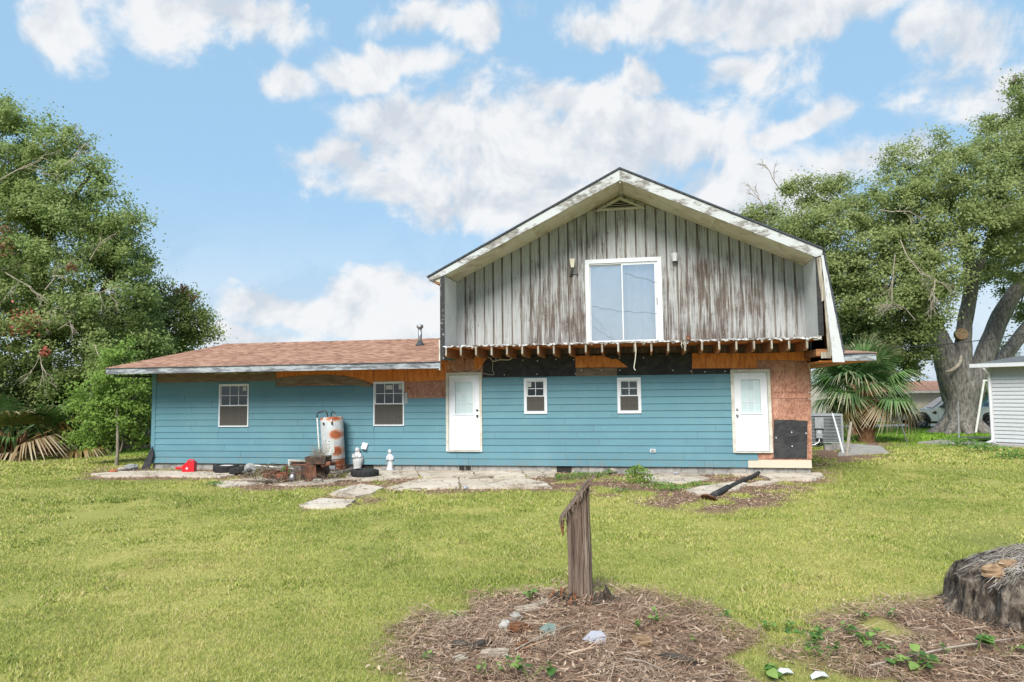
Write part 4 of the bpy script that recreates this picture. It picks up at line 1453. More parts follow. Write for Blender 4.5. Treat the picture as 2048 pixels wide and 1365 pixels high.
# fixtures on the walls (each can be unscrewed and lifted off)
A = hw(1146, 530)
t = thing('wall_lantern', 'beige flared lantern on a black bracket left of the big window', 'wall lamp', h2w(A[0], -.01, A[1]), -TH)
MB().lathe([(.055, -.10), (.095, .13), (.085, .135), (.05, -.09)], 4, Matrix.Translation((0, -.13, 0)) @ Matrix.Rotation(R(45), 4, 'Z')).build('shade', 'lampshade', t)
mb = MB().tube([(-.06, -.13, -.06), (-.05, -.13, -.14), (0, -.13, -.17), (.05, -.13, -.14), (.06, -.13, -.06)], .008, 5).tube([(0, -.13, -.17), (0, -.12, -.24), (-.05, -.06, -.28), (0, -.0, -.27), (.14, .0, -.28)], .013, 5)
mb.box(-.1, -.03, -.05, .0, -.31, -.24).build('bracket', 'black', t)
A = hw(1349, 517)
t = thing('wall_lantern', 'small white half-round lantern right of the big window', 'wall lamp', h2w(A[0], -.01, A[1]), -TH)
MB().lathe([(.07, -.10), (.10, .11), (.085, .12), (.001, .125)], 6, Matrix.Translation((0, -.085, 0))).build('shade', 'white', t)
MB().lathe([(.001, -.13), (.05, -.12), (.062, -.102)], 6, Matrix.Translation((0, -.085, 0))).box(-.04, .04, -.03, .0, -.09, .08).build('cap', 'black', t)
A = hw(731, 892)
t = thing('vent_hood', 'white plastic vent hood hanging crooked on the teal wall above the robed statue', 'vent hood', h2w(A[0], -.035, A[1]), 0, rot=Euler((0, R(12), -TH)))
MB().box(-.085, .085, -.012, .0, -.085, .085).build('flange', 'white', t)
MB().prism([(-.012, .08), (-.03, .08), (-.09, -.07), (-.09, -.085), (-.012, -.085)], -.075, .075, 'x').build('hood', 'white', t)
A = hw(1305.5, 901.5)
t = thing('outlet_box', 'small white electrical outlet low on the teal wall between the windows and right door', 'outlet', h2w(A[0], -.037, A[1]), -TH)
MB().box(-.07, .07, -.02, .0, -.045, .045).build('cover', 'white', t)
MB().box(-.045, .045, -.028, -.0205, -.026, .026).build('socket', 'black', t)
for s in (-1, 1):
    MB().box(s * .022 - .012, s * .022 + .012, -.031, -.0285, -.015, .015).build('outlet', 'white', t)
# vent pipe on the roof
a, z_ = hw(840, 684, 2.6)
t = thing('vent_pipe', 'galvanised flue pipe with a cap standing on the brown shingle roof', 'flue pipe', h2w(a, 2.6, zat(2.6)), -TH)
MB().lathe([(.16, -.02), (.12, .05), (.07, .14), (.07, .16)], 16).build('flashing', 'shingle_dark', t, True)
MB().lathe([(.062, .0), (.062, .56)], 16).build('pipe', 'galv', t, True)
MB().lathe([(.07, .55), (.105, .57), (.105, .66), (.095, .665), (.001, .70)], 16).build('cap', 'galv', t, True)
# leaning dark sheet at the left corner
B = gp(290, 945)
t = MB()
t.prism([(-.16, -.03), (.12, -.03), (.14, .50), (.02, .72)], -.012, .012, 'y')
lo = t.build('leaning_sheet', 'felt', loc=h2w(UL - .10, -.15, 0), rot=Euler((R(-6), R(10), -TH)))
tag(lo, 'dark grey sheet leaning against the left corner of the teal wall', 'sheet')


# ------------------------------------------------------------------ trees
def crown_part(name, root, blobs, mat_, ncl, per, size, sig, seed, shell=.62, origin=None, bias=(-.22, -.45, .65), d0=0.0, xcap=None):
    """leaf clusters spread through a lumpy volume; blobs are (px, py, radius in px, distance)"""
    rg = np.random.default_rng(seed)
    C = []
    for (px, py, r, d) in blobs:
        C.append((*at(px, py, d), r * d / FPX))
    C = np.array(C)
    wt = C[:, 3] ** 2
    wt /= wt.sum()
    pick = rg.choice(len(C), ncl, p=wt)
    dirs = unit(rg.normal(size=(ncl, 3)))
    rad = C[pick, 3] * (shell + (1.06 - shell) * rg.random(ncl) ** .55) * np.where(rg.random(ncl) < .2, rg.random(ncl), 1)
    cc = C[pick, :3] + dirs * rad[:, None]
    k = cc[:, 2] > .5
    cc, dirs = cc[k], dirs[k]
    n = len(cc)
    cnt = rg.integers(int(per * .5), int(per * 1.5), n)
    cs = sig * rg.uniform(.55, 1.35, n)
    rep = np.repeat(np.arange(n), cnt)
    ax = unit(rg.normal(size=(n, 3)) * (1, 1, .45) + dirs * .8)     # each cluster is a spray stretched outward
    p = rg.normal(size=(len(rep), 3)) * cs[rep][:, None] * np.array([.62, .62, .42])
    p = p + ax[rep] * (rg.normal(size=len(rep)) * cs[rep] * .75)[:, None]
    p = cc[rep] + p
    k = p[:, 2] > .25
    p, rep = p[k], rep[k]
    v = leaf_verts(p, size, bias, .52, dirs[rep])
    v = v - np.array(root.location)
    o = link(name, np_mesh(name, v, 4, mat_), root)
    kind(o, 'stuff')
    return cc, C


def limb(mb, pts, radii, seed=0, n=10, wob=.16, sub=4):
    P = [Vector(p) for p in pts]
    sm, rr = [], []
    for i in range(len(P) - 1):
        p0, p1, p2, p3 = [P[max(0, min(len(P) - 1, i + k))] for k in (-1, 0, 1, 2)]
        for j in range(sub):
            t = j / sub
            sm.append(.5 * (2 * p1 + (p2 - p0) * t + (2 * p0 - 5 * p1 + 4 * p2 - p3) * t * t + (3 * p1 - p0 - 3 * p2 + p3) * t ** 3))
            rr.append(radii[i] + (radii[i + 1] - radii[i]) * t)
    sm.append(P[-1])
    rr.append(radii[-1])
    mb.tube(sm, rr, n, True, wob, seed)


def twigs(name, root, cc, C, n, mat_, seed, r0=.035):
    rg = random.Random(seed)
    mb = MB()
    o = Vector(root.location)
    for _ in range(n):
        i = rg.randrange(len(cc))
        p = Vector(cc[i])
        j = min(range(len(C)), key=lambda q: (Vector(C[q][:3]) - p).length)
        q = Vector(C[j][:3])
        m = p.lerp(q, .5) + Vector((rg.uniform(-.3, .3), rg.uniform(-.3, .3), rg.uniform(-.4, .2)))
        mb.tube([q - o, m - o, p - o], [r0, r0 * .7, r0 * .3], 5)
    kind(mb.build(name, mat_, root), 'stuff')


def dead_spray(mb, p, d, ln, rg, o, depth=3, r=.03):
    q = p + d * ln
    m = p.lerp(q, .5) + Vector((rg.uniform(-.1, .1), rg.uniform(-.1, .1), rg.uniform(-.05, .1))) * ln
    mb.tube([p - o, m - o, q - o], [r, r * .8, r * .5], 4, False)
    if depth:
        for k in range(3):
            a = p.lerp(q, rg.uniform(.4, 1))
            dd = (d + Vector((rg.uniform(-.8, .8), rg.uniform(-.6, .6), rg.uniform(-.9, .5)))).normalized()
            dead_spray(mb, a, dd, ln * rg.uniform(.45, .7), rg, o, depth - 1, r * .6)


# big oak at the left edge
rt = thing('oak_tree', 'huge dense oak filling the left edge with a rusty red dead patch in its crown', 'tree', gp(70, 905))
LB = [(20, 320, 100, 29), (-70, 400, 170, 29), (105, 385, 105, 29), (190, 460, 95, 29), (235, 440, 50, 28.5), (60, 520, 150, 28), (180, 590, 120, 28.5), (240, 510, 60, 29), (70, 670, 140, 27.5),
      (-80, 640, 180, 27.5), (195, 700, 105, 28), (40, 780, 85, 27.5), (-70, 780, 100, 27.5), (160, 790, 70, 28), (285, 690, 60, 29), (20, 250, 45, 29.5), (118, 285, 45, 29.5), (150, 305, 32, 29), (185, 335, 40, 29), (262, 470, 40, 29), (90, 255, 14, 29), (5, 222, 18, 29.5), (120, 800, 60, 28.5), (-20, 845, 40, 28)]
cc, C = crown_part('crown', rt, LB, 'leaf_left', 860, 230, .13, .37, 101)
mb = MB()
b0 = Vector((0, 0, -.2))
o = Vector(rt.location)
limb(mb, [b0, b0 + Vector((.1, 0, 2)), at(85, 640, 29) - o, at(70, 450, 29) - o, at(40, 300, 29) - o], [.62, .42, .34, .2, .06], 1)
mb.build('trunk', 'bark_dark', rt, True)
for i, q in enumerate((((95, 700), (180, 620), (240, 520)), ((80, 680), (0, 600), (-60, 480)), ((75, 520), (130, 420), (180, 350)), ((90, 760), (160, 740), (240, 700)))):
    mb = MB()
    limb(mb, [at(*p, 29) - o for p in q], [.22, .15, .04], i)
    mb.build('limb', 'bark_dark', rt, True)
twigs('twigs', rt, cc, C, 130, 'bark_thin', 3)
rg = random.Random(12)
for (px, py, dx, dz, ln) in ((75, 690, .3, -.6, 1.1), (45, 640, .8, .1, 1.0), (115, 660, .5, .2, .9), (0, 360, .9, .3, 1.6), (130, 330, .7, .5, 1.1), (10, 545, .8, -.4, 1.5), (90, 580, .4, .4, 1.0), (170, 590, .9, .1, 1.0), (180, 520, .5, .6, .9), (190, 690, .5, -.6, .9)):
    mb = MB()
    p = at(px, py, 25.6)
    dead_spray(mb, p, Vector((dx, -.25, dz)).normalized(), ln, rg, o, 3, .022)
    mb.build('dead_branch', 'deadwood', rt)


def leaf_patch(name, root, blobs, mat_, n, size, seed):
    rg = np.random.default_rng(seed)
    P = []
    for (px, py, r, d) in blobs:
        P.append(np.array(at(px, py, d)) + rg.normal(size=(n, 3)) * (r * d / FPX) * np.array([.55, .4, .5]))
    v = leaf_verts(np.concatenate(P), size, (0, -.6, .3), .5) - np.array(root.location)
    kind(link(name, np_mesh(name, v, 4, mat_), root), 'stuff')


leaf_patch('dead_leaves', rt, [(42, 650, 34, 25.3), (60, 640, 20, 25.3), (90, 705, 7, 25.2)], 'leaf_red', 130, .14, 5)
leaf_patch('dead_leaves', rt, [(5, 465, 22, 25.4), (2, 500, 18, 25.4), (145, 535, 9, 25.3)], 'leaf_rust', 55, .13, 6)

# smaller tree between the oak and the house roof
rt = thing('oak_tree', 'medium oak with red-tinged top leaning over the left end of the brown roof', 'tree', gp(300, 893))
LB2 = [(310, 640, 62, 32), (365, 650, 52, 32), (330, 605, 42, 32), (300, 600, 40, 32), (400, 655, 32, 32), (428, 668, 14, 32), (280, 720, 75, 31.5), (350, 700, 45, 32), (250, 790, 65, 31), (295, 800, 50, 32), (200, 800, 60, 31), (370, 590, 18, 32), (240, 650, 60, 31.5)]
cc, C = crown_part('crown', rt, LB2, 'leaf_back', 330, 150, .13, .36, 102)
leaf_patch('red_leaves', rt, [(325, 585, 22, 31.2), (385, 596, 13, 31.4), (350, 580, 14, 31.2), (370, 575, 8, 31.3)], 'leaf_rust', 45, .13, 7)
mb = MB()
o = Vector(rt.location)
limb(mb, [(0, 0, -.2), (.1, 0, 1.6), at(305, 700, 32) - o, at(330, 610, 32) - o], [.3, .22, .15, .04], 4)
limb(mb, [at(303, 740, 32) - o, at(350, 690, 32) - o, at(415, 660, 32) - o], [.14, .09, .03], 5)
mb.build('trunk', 'bark_dark', rt, True)
twigs('twigs', rt, cc, C, 60, 'bark_thin', 4)

# sapling in front of them
rt = thing('sapling', 'slender young tree with bright green leaves and a thin bare trunk left of the house', 'tree', gp(233, 932))
SB = [(235, 760, 48, 23), (190, 805, 40, 23), (275, 800, 38, 23.2), (195, 860, 42, 22.9), (262, 850, 42, 23.1), (240, 715, 30, 23), (262, 690, 14, 23), (158, 875, 16, 22.8), (225, 830, 50, 23), (290, 760, 18, 23.4), (270, 672, 7, 23), (215, 735, 20, 23)]
cc, C = crown_part('crown', rt, SB, 'leaf_sap', 190, 75, .10, .21, 103, .4)
mb = MB()
o = Vector(rt.location)
limb(mb, [(0, 0, -.1), (.02, 0, .5), (-.02, .05, 1.1), at(236, 780, 23) - o, at(258, 690, 23) - o], [.065, .05, .045, .03, .01], 6, 8)
mb.build('trunk', 'bark_thin', rt, True)
for i, q in enumerate((((234, 850), (205, 820), (180, 800)), ((235, 840), (265, 800), (285, 780)), ((233, 870), (200, 862), (160, 872)), ((234, 865), (255, 850), (280, 845)), ((240, 905), (246, 880), (240, 840)))):
    mb = MB()
    limb(mb, [at(*p, 23) - o for p in q], [.03, .02, .008], i, 6)
    mb.build('branch', 'bark_thin', rt, True)
twigs('twigs', rt, cc, C, 60, 'bark_thin', 9, .012)

# the great live oak on the right
rt = thing('live_oak_tree', 'great live oak with a massive grey forked trunk right of the house', 'tree', gp(1923, 867))
dR = rt.location.y
RB = [(1560, 470, 58, dR), (1615, 405, 50, dR), (1650, 480, 80, dR - 2), (1712, 405, 55, dR), (1720, 520, 88, dR - 3), (1800, 430, 78, dR - 3), (1812, 335, 45, dR), (1850, 520, 80, dR - 4), (1900, 400, 95, dR - 3),
      (1890, 315, 50, dR - 1), (1980, 420, 95, dR - 4), (1985, 310, 65, dR - 1), (2045, 235, 60, dR), (2080, 350, 110, dR - 2), (2075, 490, 80, dR - 4), (1760, 600, 62, dR - 4), (1830, 620, 40, dR - 4), (1690, 590, 48, dR - 2),
      (2110, 180, 80, dR), (2160, 480, 140, dR), (1720, 650, 38, dR - 2), (1600, 520, 48, dR), (1528, 440, 30, dR), (2030, 150, 26, dR), (2040, 190, 20, dR - 1), (1770, 660, 45, dR - 3), (1830, 690, 34, dR - 3), (1845, 655, 30, dR - 4), (1990, 545, 50, dR + 2), (2040, 610, 32, dR + 3),
      (1885, 600, 30, dR - 5), (1755, 690, 40, dR - 1), (1680, 650, 40, dR), (1860, 560, 50, dR - 5), (1650, 560, 50, dR - 1), (1990, 700, 22, dR + 3), (2010, 735, 20, dR + 3), (1700, 680, 50, dR - 1), (1650, 610, 55, dR - 1), (1780, 690, 40, dR - 2), (1825, 715, 26, dR - 2), (1740, 730, 34, dR), (1860, 660, 30, dR - 3), (1610, 470, 60, dR - 1), (1575, 385, 26, dR), (1660, 370, 24, dR), (1500, 430, 14, dR), (1550, 365, 16, dR), (2150, 330, 120, dR)]
cc, C = crown_part('crown', rt, RB, 'leaf_right', 1250, 220, .145, .40, 104)
o = Vector(rt.location)
k = dR / FPX
mb = MB()
# flared trunk, then one tube per limb rooted well inside it
limb(mb, [(0, 0, -.35), (0, 0, .25), at(1923, 840, dR) - o, at(1924, 805, dR) - o, at(1924, 775, dR) - o, at(1922, 748, dR) - o], [1.35, .98, .80, .78, .92, .70], 7, 22, .10)
for a in range(9):
    th = a * .7 + .2
    limb(mb, [(math.cos(th) * .5, math.sin(th) * .5, 1.0), (math.cos(th) * .95, math.sin(th) * .95, .28), (math.cos(th) * 1.7, math.sin(th) * 1.7, -.14)], [.22, .28, .12], a, 8, .1)
mb.build('trunk', 'bark_grey', rt, True)
for i, (q, r) in enumerate(((((1914, 815), (1906, 765), (1893, 718), (1868, 650), (1835, 570), (1800, 480)), (.30, .62, .60, .42, .30, .12)), (((1924, 815), (1926, 760), (1926, 705), (1929, 650), (1942, 560), (1925, 450)), (.30, .52, .42, .36, .34, .13)),
                            (((1928, 830), (1942, 785), (1958, 742), (1980, 685), (2012, 612), (2065, 540)), (.25, .52, .48, .46, .42, .30)), (((1928, 835), (1950, 795), (1982, 748), (2016, 705), (2055, 655), (2120, 590)), (.25, .42, .38, .34, .32, .26)),
                            (((1914, 835), (1900, 795), (1886, 745), (1874, 700), (1858, 640), (1750, 560)), (.25, .40, .34, .28, .22, .1)), (((1866, 650), (1780, 600), (1690, 540), (1620, 480)), (.24, .20, .14, .05)), (((1940, 570), (1980, 480), (2010, 380)), (.27, .20, .08)))):
    mb = MB()
    limb(mb, [at(*p, dR - .1 - (.25 if i in (1,) else 0) + (.7 if i in (3,) else 0) + (.3 if i == 4 else 0)) - o for p in q], list(r), 20 + i, 14, .10)
    mb.build('limb', 'bark_grey', rt, True)
mb = MB()
c = at(1924, 668, dR - .72) - o
mb.lathe([(.32, -.3), (.30, 0), (.001, .03)], 16, Matrix.Translation(c) @ Matrix.Rotation(R(84), 4, 'X') @ Matrix.Rotation(R(-18), 4, 'Y'))
mb.build('pruned_knot', 'stump_top', rt)
mb = MB()
limb(mb, [at(1922, 712, dR - .85) - o, at(1918, 728, dR - 1.1) - o, at(1905, 740, dR - 1.15) - o, at(1891, 744, dR - 1.05) - o], [.06, .09, .08, .05], 3, 7)
mb.build('dead_branch', 'deadwood', rt, True)
twigs('twigs', rt, cc, C, 260, 'bark_thin', 5, .05)
rg = random.Random(33)
for (px, py, dx, dz, ln) in ((1790, 510, -.2, -.7, 1.6), (1800, 480, .3, -.8, 1.8), (1760, 420, .7, -.1, 1.2), (1830, 640, -.6, .4, 1.4), (1560, 380, -.5, .8, 1.0), (1530, 420, -.5, .7, .9), (1870, 560, -.4, -.8, 1.1)):
    mb = MB()
    dead_spray(mb, at(px, py, dR - 6), Vector((dx, -.2, dz)).normalized(), ln, rg, o, 3, .028)
    mb.build('dead_branch', 'deadwood', rt)


# ---- fan palms
def frond_mesh(seed, R_=1.0, n=34, droop=.5, spread=205, pet=1.0, mat_='frond', tipd=.5):
    rg = random.Random(seed)
    mb = MB()
    mb.tube([(0, 0, 0), (pet * .5, 0, .05), (pet, 0, 0)], [.028, .02, .014], 5, False)
    for k in range(n):
        a = R(-spread / 2 + spread * k / (n - 1) + rg.uniform(-2, 2))
        L = R_ * (.62 + .38 * math.cos(a * .7)) * rg.uniform(.9, 1.08)
        base = Vector((pet, 0, 0))
        d = Vector((math.cos(a), math.sin(a), .12))
        s = Vector((-math.sin(a), math.cos(a), 0))
        dr = droop * rg.uniform(.7, 1.3)
        prof = [(0, .012), (.3, .034), (.58, .030), (.8, .017), (1.0, .003)]
        L_, r_ = [], []
        for t, w_ in prof:
            p = base + d * (L * t) + Vector((0, 0, -dr * L * max(0, t - .25) ** 2 * (1 + tipd * (t > .75))))
            L_.append((p - s * w_ + Vector((0, 0, .018 * (1 - t))), p, p + s * w_ + Vector((0, 0, .018 * (1 - t)))))
        vs = [q for tri in L_ for q in tri]
        fs = []
        for i in range(len(prof) - 1):
            for j in (0, 1):
                fs.append((i * 3 + j, i * 3 + j + 1, i * 3 + j + 4, i * 3 + j + 3))
        mb.add(vs, fs)
    return mb.mesh('frond', mat_)


FR = {m: [frond_mesh(100 + i + 10 * j, 1.0, 34, (.35, .6, .9)[i], mat_=m, tipd=.9) for i in range(3)] for j, m in enumerate(('frond', 'frond_dead', 'frond_turn'))}


def palm(label, loc, crown_z, n, scale, seed, dead=.25, trunk_r=.28, group=None, elr=(-50, 70), side=None, lean=.0):
    rg = random.Random(seed)
    t = thing('fan_palm', label, 'palm', loc, 0, group)
    if crown_z > .3:
        mb = MB()
        limb(mb, [(0, 0, -.2), (0, 0, crown_z * .5), (0, 0, crown_z)], [trunk_r * 1.15, trunk_r, trunk_r * .8], seed, 12, .25)
        mb.build('trunk', 'boots', t)
        bt = MB()
        for k in range(60):
            a, z = rg.uniform(0, 6.283), crown_z * rg.uniform(.05, 1)
            d = Vector((math.cos(a), math.sin(a), 0))
            p = d * trunk_r * .8 + Vector((0, 0, z))
            bt.tube([p, p + d * .16 + Vector((0, 0, .22)), p + d * .26 + Vector((0, 0, .5 + .2 * rg.random()))], [.045, .035, .012], 4)
        bt.build('leaf_bases', 'boots', t)
    for k in range(n):
        f = (k + .5) / n
        elv = elr[0] + (elr[1] - elr[0]) * f + rg.uniform(-10, 10)
        a = k * 2.39996 + rg.uniform(-.3, .3)
        if side is not None:
            a = side[0] + (side[1] - side[0]) * rg.random()
        m = 'frond_dead' if f < dead else ('frond_turn' if f < dead * 1.5 else 'frond')
        me = FR[m][0 if elv > 30 else (1 if elv > -10 else 2)]
        q = Euler((rg.uniform(-.35, .35), -R(elv), a), 'XYZ')
        s = scale * rg.uniform(.85, 1.15)
        link('frond', me, t, loc=(rg.uniform(-.1, .1), rg.uniform(-.1, .1), max(.15, crown_z - .3 + .5 * f)), rot=q, scale=(s, s, s))
    return t


palm('full fan palm with drooping fronds beside the air conditioner', gp(1733, 884), 2.15, 44, 1.15, 4, .10, .30, 'fan palms right of the house', (-28, 75))
palm('taller fan palm rising behind the brown eave', gp(1712, 872), 3.3, 22, 1.3, 6, .0, .22, 'fan palms right of the house', (-5, 80))
palm('low fan palm with orange and tan dry fronds at the left edge of the lawn', gp(25, 918), .45, 18, 1.45, 8, .45, .2, 'palms under the oak', (-12, 55))
palm('half dry green fan palm on the lawn edge right of the orange one', gp(95, 914), .35, 14, 1.25, 9, .3, .18, 'palms under the oak', (-15, 50))
palm('dark shaded fan palm under the oak crown with hanging dead fronds', gp(75, 893), 1.9, 22, 1.2, 10, .55, .3, 'palms under the oak', (-75, 40))
palm('brown skirted fan palm behind the slender sapling', gp(178, 896), 1.3, 18, 1.1, 13, .75, .3, 'palms under the oak', (-80, 40))
palm('fan palm peeping out between the sapling and the house corner', gp(265, 898), 1.1, 16, 1.05, 14, .3, .22, 'palms under the oak', (-50, 60))


# ------------------------------------------------------------------ right-hand side: shed, truck, car, far house
SA = gp(1987, 893)
M['shed_white'] = flat('shed_vinyl', (.46, .48, .50), .5)
sh = thing('shed', 'white clapboard shed with a gutter and downspout at the right edge', 'shed', SA, -R(54))
SH = 3.05
for i in range(19):
    z0 = .18 + i * .146
    MB().prism([(-.050, z0), (-.020, z0), (-.004, z0 + .16), (-.016, z0 + .16)], .09, 6.2, 'x').build('siding_board', 'shed_white', sh)
MB().box(.0, 6.2, .0, 4.0, .1, 2.98).build('wall', 'white', sh)
MB().box(-.03, .085, -.034, .1, .12, 2.96).build('corner_post', 'white', sh)
MB().box(.09, 6.2, -.02, -.0005, 2.90, 2.99).build('frieze', 'cream', sh)
MB().prism([(-.45, 3.0), (4.3, 3.45), (4.3, 3.52), (-.45, 3.08)], -.42, 6.5, 'x').build('roof', 'galv', sh)
MB().box(-.44, 6.5, -.56, -.46, 2.97, 3.11).build('gutter', 'white', sh)
mb = MB()
mb.tube([(.02, -.50, 2.98), (.02, -.48, 2.90), (.02, -.12, 2.76), (.02, -.09, 2.66), (.02, -.09, .30), (.02, -.14, .20), (-.16, -.22, .12)], .055, 8)
mb.build('downspout', 'white', sh, True)
MB().box(-.5, 6.3, -.55, 4.2, -.35, .10).build('slab', 'slab_grey', sh)
MB().box(-2.6, -.52, -.25, 1.8, -.35, .04).build('step_slab', 'slab_grey', sh)
A = gp(1965, 885)
o = MB().box(-1.0, .9, -.5, .5, -.012, .012).build('roofing_sheet', 'galv', loc=(A.x + .3, A.y + .4, A.z + .16), rot=Euler((0, R(1), R(-8))))
tag(o, 'grey metal sheet lying flat on the slab beside the white shed', 'metal sheet')


def wheel(parent, x, y, r, w_, seed=0):
    mx = Matrix.Translation((x, y, r)) @ Matrix.Rotation(R(90), 4, 'X')
    t = MB().lathe([(r * .62, -w_ / 2), (r * .93, -w_ / 2), (r, -w_ * .35), (r, w_ * .35), (r * .93, w_ / 2), (r * .62, w_ / 2)], 28, mx, closed=True).build('wheel', 'rubber', parent, True)
    m = MB()
    m.lathe([(r * .62, -w_ * .3), (r * .63, w_ * .42), (r * .57, w_ * .42), (r * .55, w_ * .2), (r * .2, w_ * .2), (r * .1, w_ * .3), (.001, w_ * .3)], 24, mx)
    m.build('rim', 'carblack', t, True)
    sp = MB()
    for k in range(6):
        a = k * math.pi / 3
        for s in (-.09, .09):
            sp.tube([mx @ Vector((math.cos(a) * r * .12, math.sin(a) * r * .12, w_ * .32)), mx @ Vector((math.cos(a + s) * r * .58, math.sin(a + s) * r * .58, w_ * .36))], r * .05, 4)
    sp.build('spokes', 'galv', t)
    return t


# pick-up truck, nose to the left
wp = gp(1843, 857.5)
tk_rot = -R(15)
tk = thing('pickup_truck', 'white pick-up truck parked behind the grey oak trunk', 'truck', (wp.x + 1.85 * math.cos(tk_rot) - .86 * math.sin(tk_rot), wp.y + 1.85 * math.sin(tk_rot) + .86 * math.cos(tk_rot), wp.z), tk_rot)
body = MB()
side = [(-2.95, .55), (-2.95, .98), (-2.88, 1.12), (-1.15, 1.22), (-1.05, 1.24), (1.15, 1.24), (1.2, 1.30), (2.95, 1.28), (2.95, .6), (2.45, .55), (2.42, .80), (2.25, .98), (1.95, 1.02), (1.65, .98), (1.48, .80), (1.42, .45), (-1.38, .45), (-1.42, .80), (-1.58, .98), (-1.85, 1.03), (-2.12, .98), (-2.28, .8), (-2.32, .55)]
body.prism(side, -.97, .97, 'y')
body.build('body', 'truck', tk)
cab = MB()
cv = [(-1.15, 1.225), (-.35, 1.88), (-.15, 1.94), (.85, 1.95), (1.05, 1.90), (1.18, 1.24)]
n = len(cv)
vs = [(x, (-.95 if z < 1.3 else -.78), z) for x, z in cv] + [(x, (.95 if z < 1.3 else .78), z) for x, z in cv]
cab.add(vs, [tuple(range(n)), tuple(range(2 * n - 1, n - 1, -1))] + [(i, i + n, (i + 1) % n + n, (i + 1) % n) for i in range(n)])
cab.build('cab', 'truck', tk)
lerp_y = lambda z: -.95 + (z - 1.3) * .17 / .58 if z > 1.3 else -.95


def sideglass(pts):
    mb = MB()
    f = [(x, lerp_y(z) - .010, z) for x, z in pts]
    mb.add(f + [(x, y + .02, z) for x, y, z in f], [tuple(range(len(f))), *[(i, i + len(f), (i + 1) % len(f) + len(f), (i + 1) % len(f)) for i in range(len(f))]])
    return mb.build('side_window', 'carglass', tk)


sideglass([(-.86, 1.30), (-.18, 1.84), (-.02, 1.86), (.02, 1.30)])
sideglass([(.12, 1.30), (.10, 1.87), (.78, 1.87), (.98, 1.80), (1.02, 1.30)])
mb = MB()
mb.add([(-1.13, -.82, 1.27), (-1.13, .82, 1.27), (-.41, .70, 1.86), (-.41, -.70, 1.86)], [(0, 1, 2, 3)])
mb.v = [(x - .02, y, z + .012) for x, y, z in mb.v]
mb.build('windscreen', 'carglass', tk)
for x, y in ((-1.85, -.86), (-1.85, .86), (1.95, -.86), (1.95, .86)):
    wheel(tk, x, y, .42, .30)
ar = MB()
for x in (-1.85, 1.95):
    ar.lathe([(.46, -.02), (.46, .015), (.53, .015), (.53, -.02)], 24, Matrix.Translation((x, -.975, .46)) @ Matrix.Rotation(R(90), 4, 'X'), closed=True)
ar.build('arch_trim', 'carblack', tk)
MB().box(-2.99, -2.955, -.62, .62, .66, 1.0).build('grille', 'carblack', tk)
MB().box(-3.06, -2.96, -.95, .95, .42, .62).build('bumper', 'galv', tk)
for s in (-1, 1):
    MB().box(-3.0, -2.70, s * .80 - .185, s * .80 + .185, .80, 1.0).build('headlight', 'headlight', tk)
MB().box(-.72, -.52, -1.26, -.99, 1.26, 1.46).build('mirror', 'carblack', tk)
for x in (-.08, 1.0):
    MB().box(x - .22, x - .02, -.992, -.972, 1.08, 1.13).build('door_handle', 'carblack', tk)
for x in (-.92, .06, 1.1):
    MB().box(x - .006, x + .006, -.974, -.969, .52, 1.22).build('door_seam', 'carblack', tk)
MB().prism([(-1.28, .99), (-1.02, 1.10), (-.98, .92), (-1.1, .86)], -.985, -.971, 'y').build('fender_vent', 'carblack', tk)
MB().box(-1.36, 1.40, -.90, .90, .36, .449).build('sill', 'carblack', tk)
MB().box(-2.9, 2.9, -.75, .75, .30, .54).build('chassis', 'carblack', tk)

# dark car behind the shed, tail to the left
cp = gp(1972, 851)
cr = thing('parked_car', 'black car parked behind the white shed showing its tail', 'car', (cp.x + 2.2, cp.y, cp.z), R(4))
mb = MB().prism([(-2.2, .45), (-2.3, .75), (-2.22, 1.02), (-1.95, 1.12), (1.2, 1.05), (2.1, .92), (2.25, .6), (2.2, .32), (-2.1, .32)], -.9, .9, 'y')
mb.build('body', 'carblack', cr)
mb = MB().prism([(-2.0, 1.1), (-1.65, 1.55), (-1.3, 1.64), (.2, 1.60), (1.15, 1.06)], -.76, .76, 'y')
mb.build('cabin', 'carglass', cr)
for x, y in ((-1.4, -.8), (-1.4, .8), (1.4, -.8), (1.4, .8)):
    wheel(cr, x, y, .34, .22)
for s in (-1, 1):
    MB().box(-2.30, -2.0, s * .78 - .13, s * .78 + .13, .86, 1.04).build('tail_light', 'taillight', cr)
MB().box(-2.36, -2.2, -.85, .85, .38, .62).build('bumper', 'carblack', cr)

# far house and grey block across the road
fp = gp(1935, 848)
fh = thing('far_house', 'cream house with salmon roof and teal doors far behind the oak trunk', 'house', fp, 0)
MB().box(-4.2, 3.4, 0, 7, 0, 2.45).build('wall', 'stucco', fh)
MB().prism([(-.5, 2.35), (-.5, 2.42), (3.5, 3.15), (7.5, 2.42), (7.5, 2.35)], -4.7, 3.9, 'x').build('roof', 'farroof', fh)
for k in range(2):
    MB().box(.55 + k * .82, 1.35 + k * .82, -.05, -.005, .05, 2.15).build('door', 'teal_paint', fh)
MB().box(-.62, -.52, -4.7, -4.7 + 8.6, 2.26, 2.40, Matrix.Rotation(R(-90), 4, 'Z') @ Matrix.Translation((1.11, 0, 0))).build('fascia', 'cream', fh)
fp = gp(1845, 846)
fb = thing('flat_building', 'low grey flat roofed building far behind the white truck', 'building', (fp.x, fp.y + 14, fp.z), 0)
MB().box(-5, 3.5, 0, 8, 0, 3.1).build('wall', 'slab_grey', fb)
MB().box(-5.2, 3.7, -.2, 8.2, 3.1, 3.35).build('parapet', 'galv', fb)
fp = gp(286, 873)
nb = thing('far_house', 'pale house far off between the sapling and the teal wall', 'house', (fp.x - 1, fp.y + 12, zg(fp.y + 12)), 0)
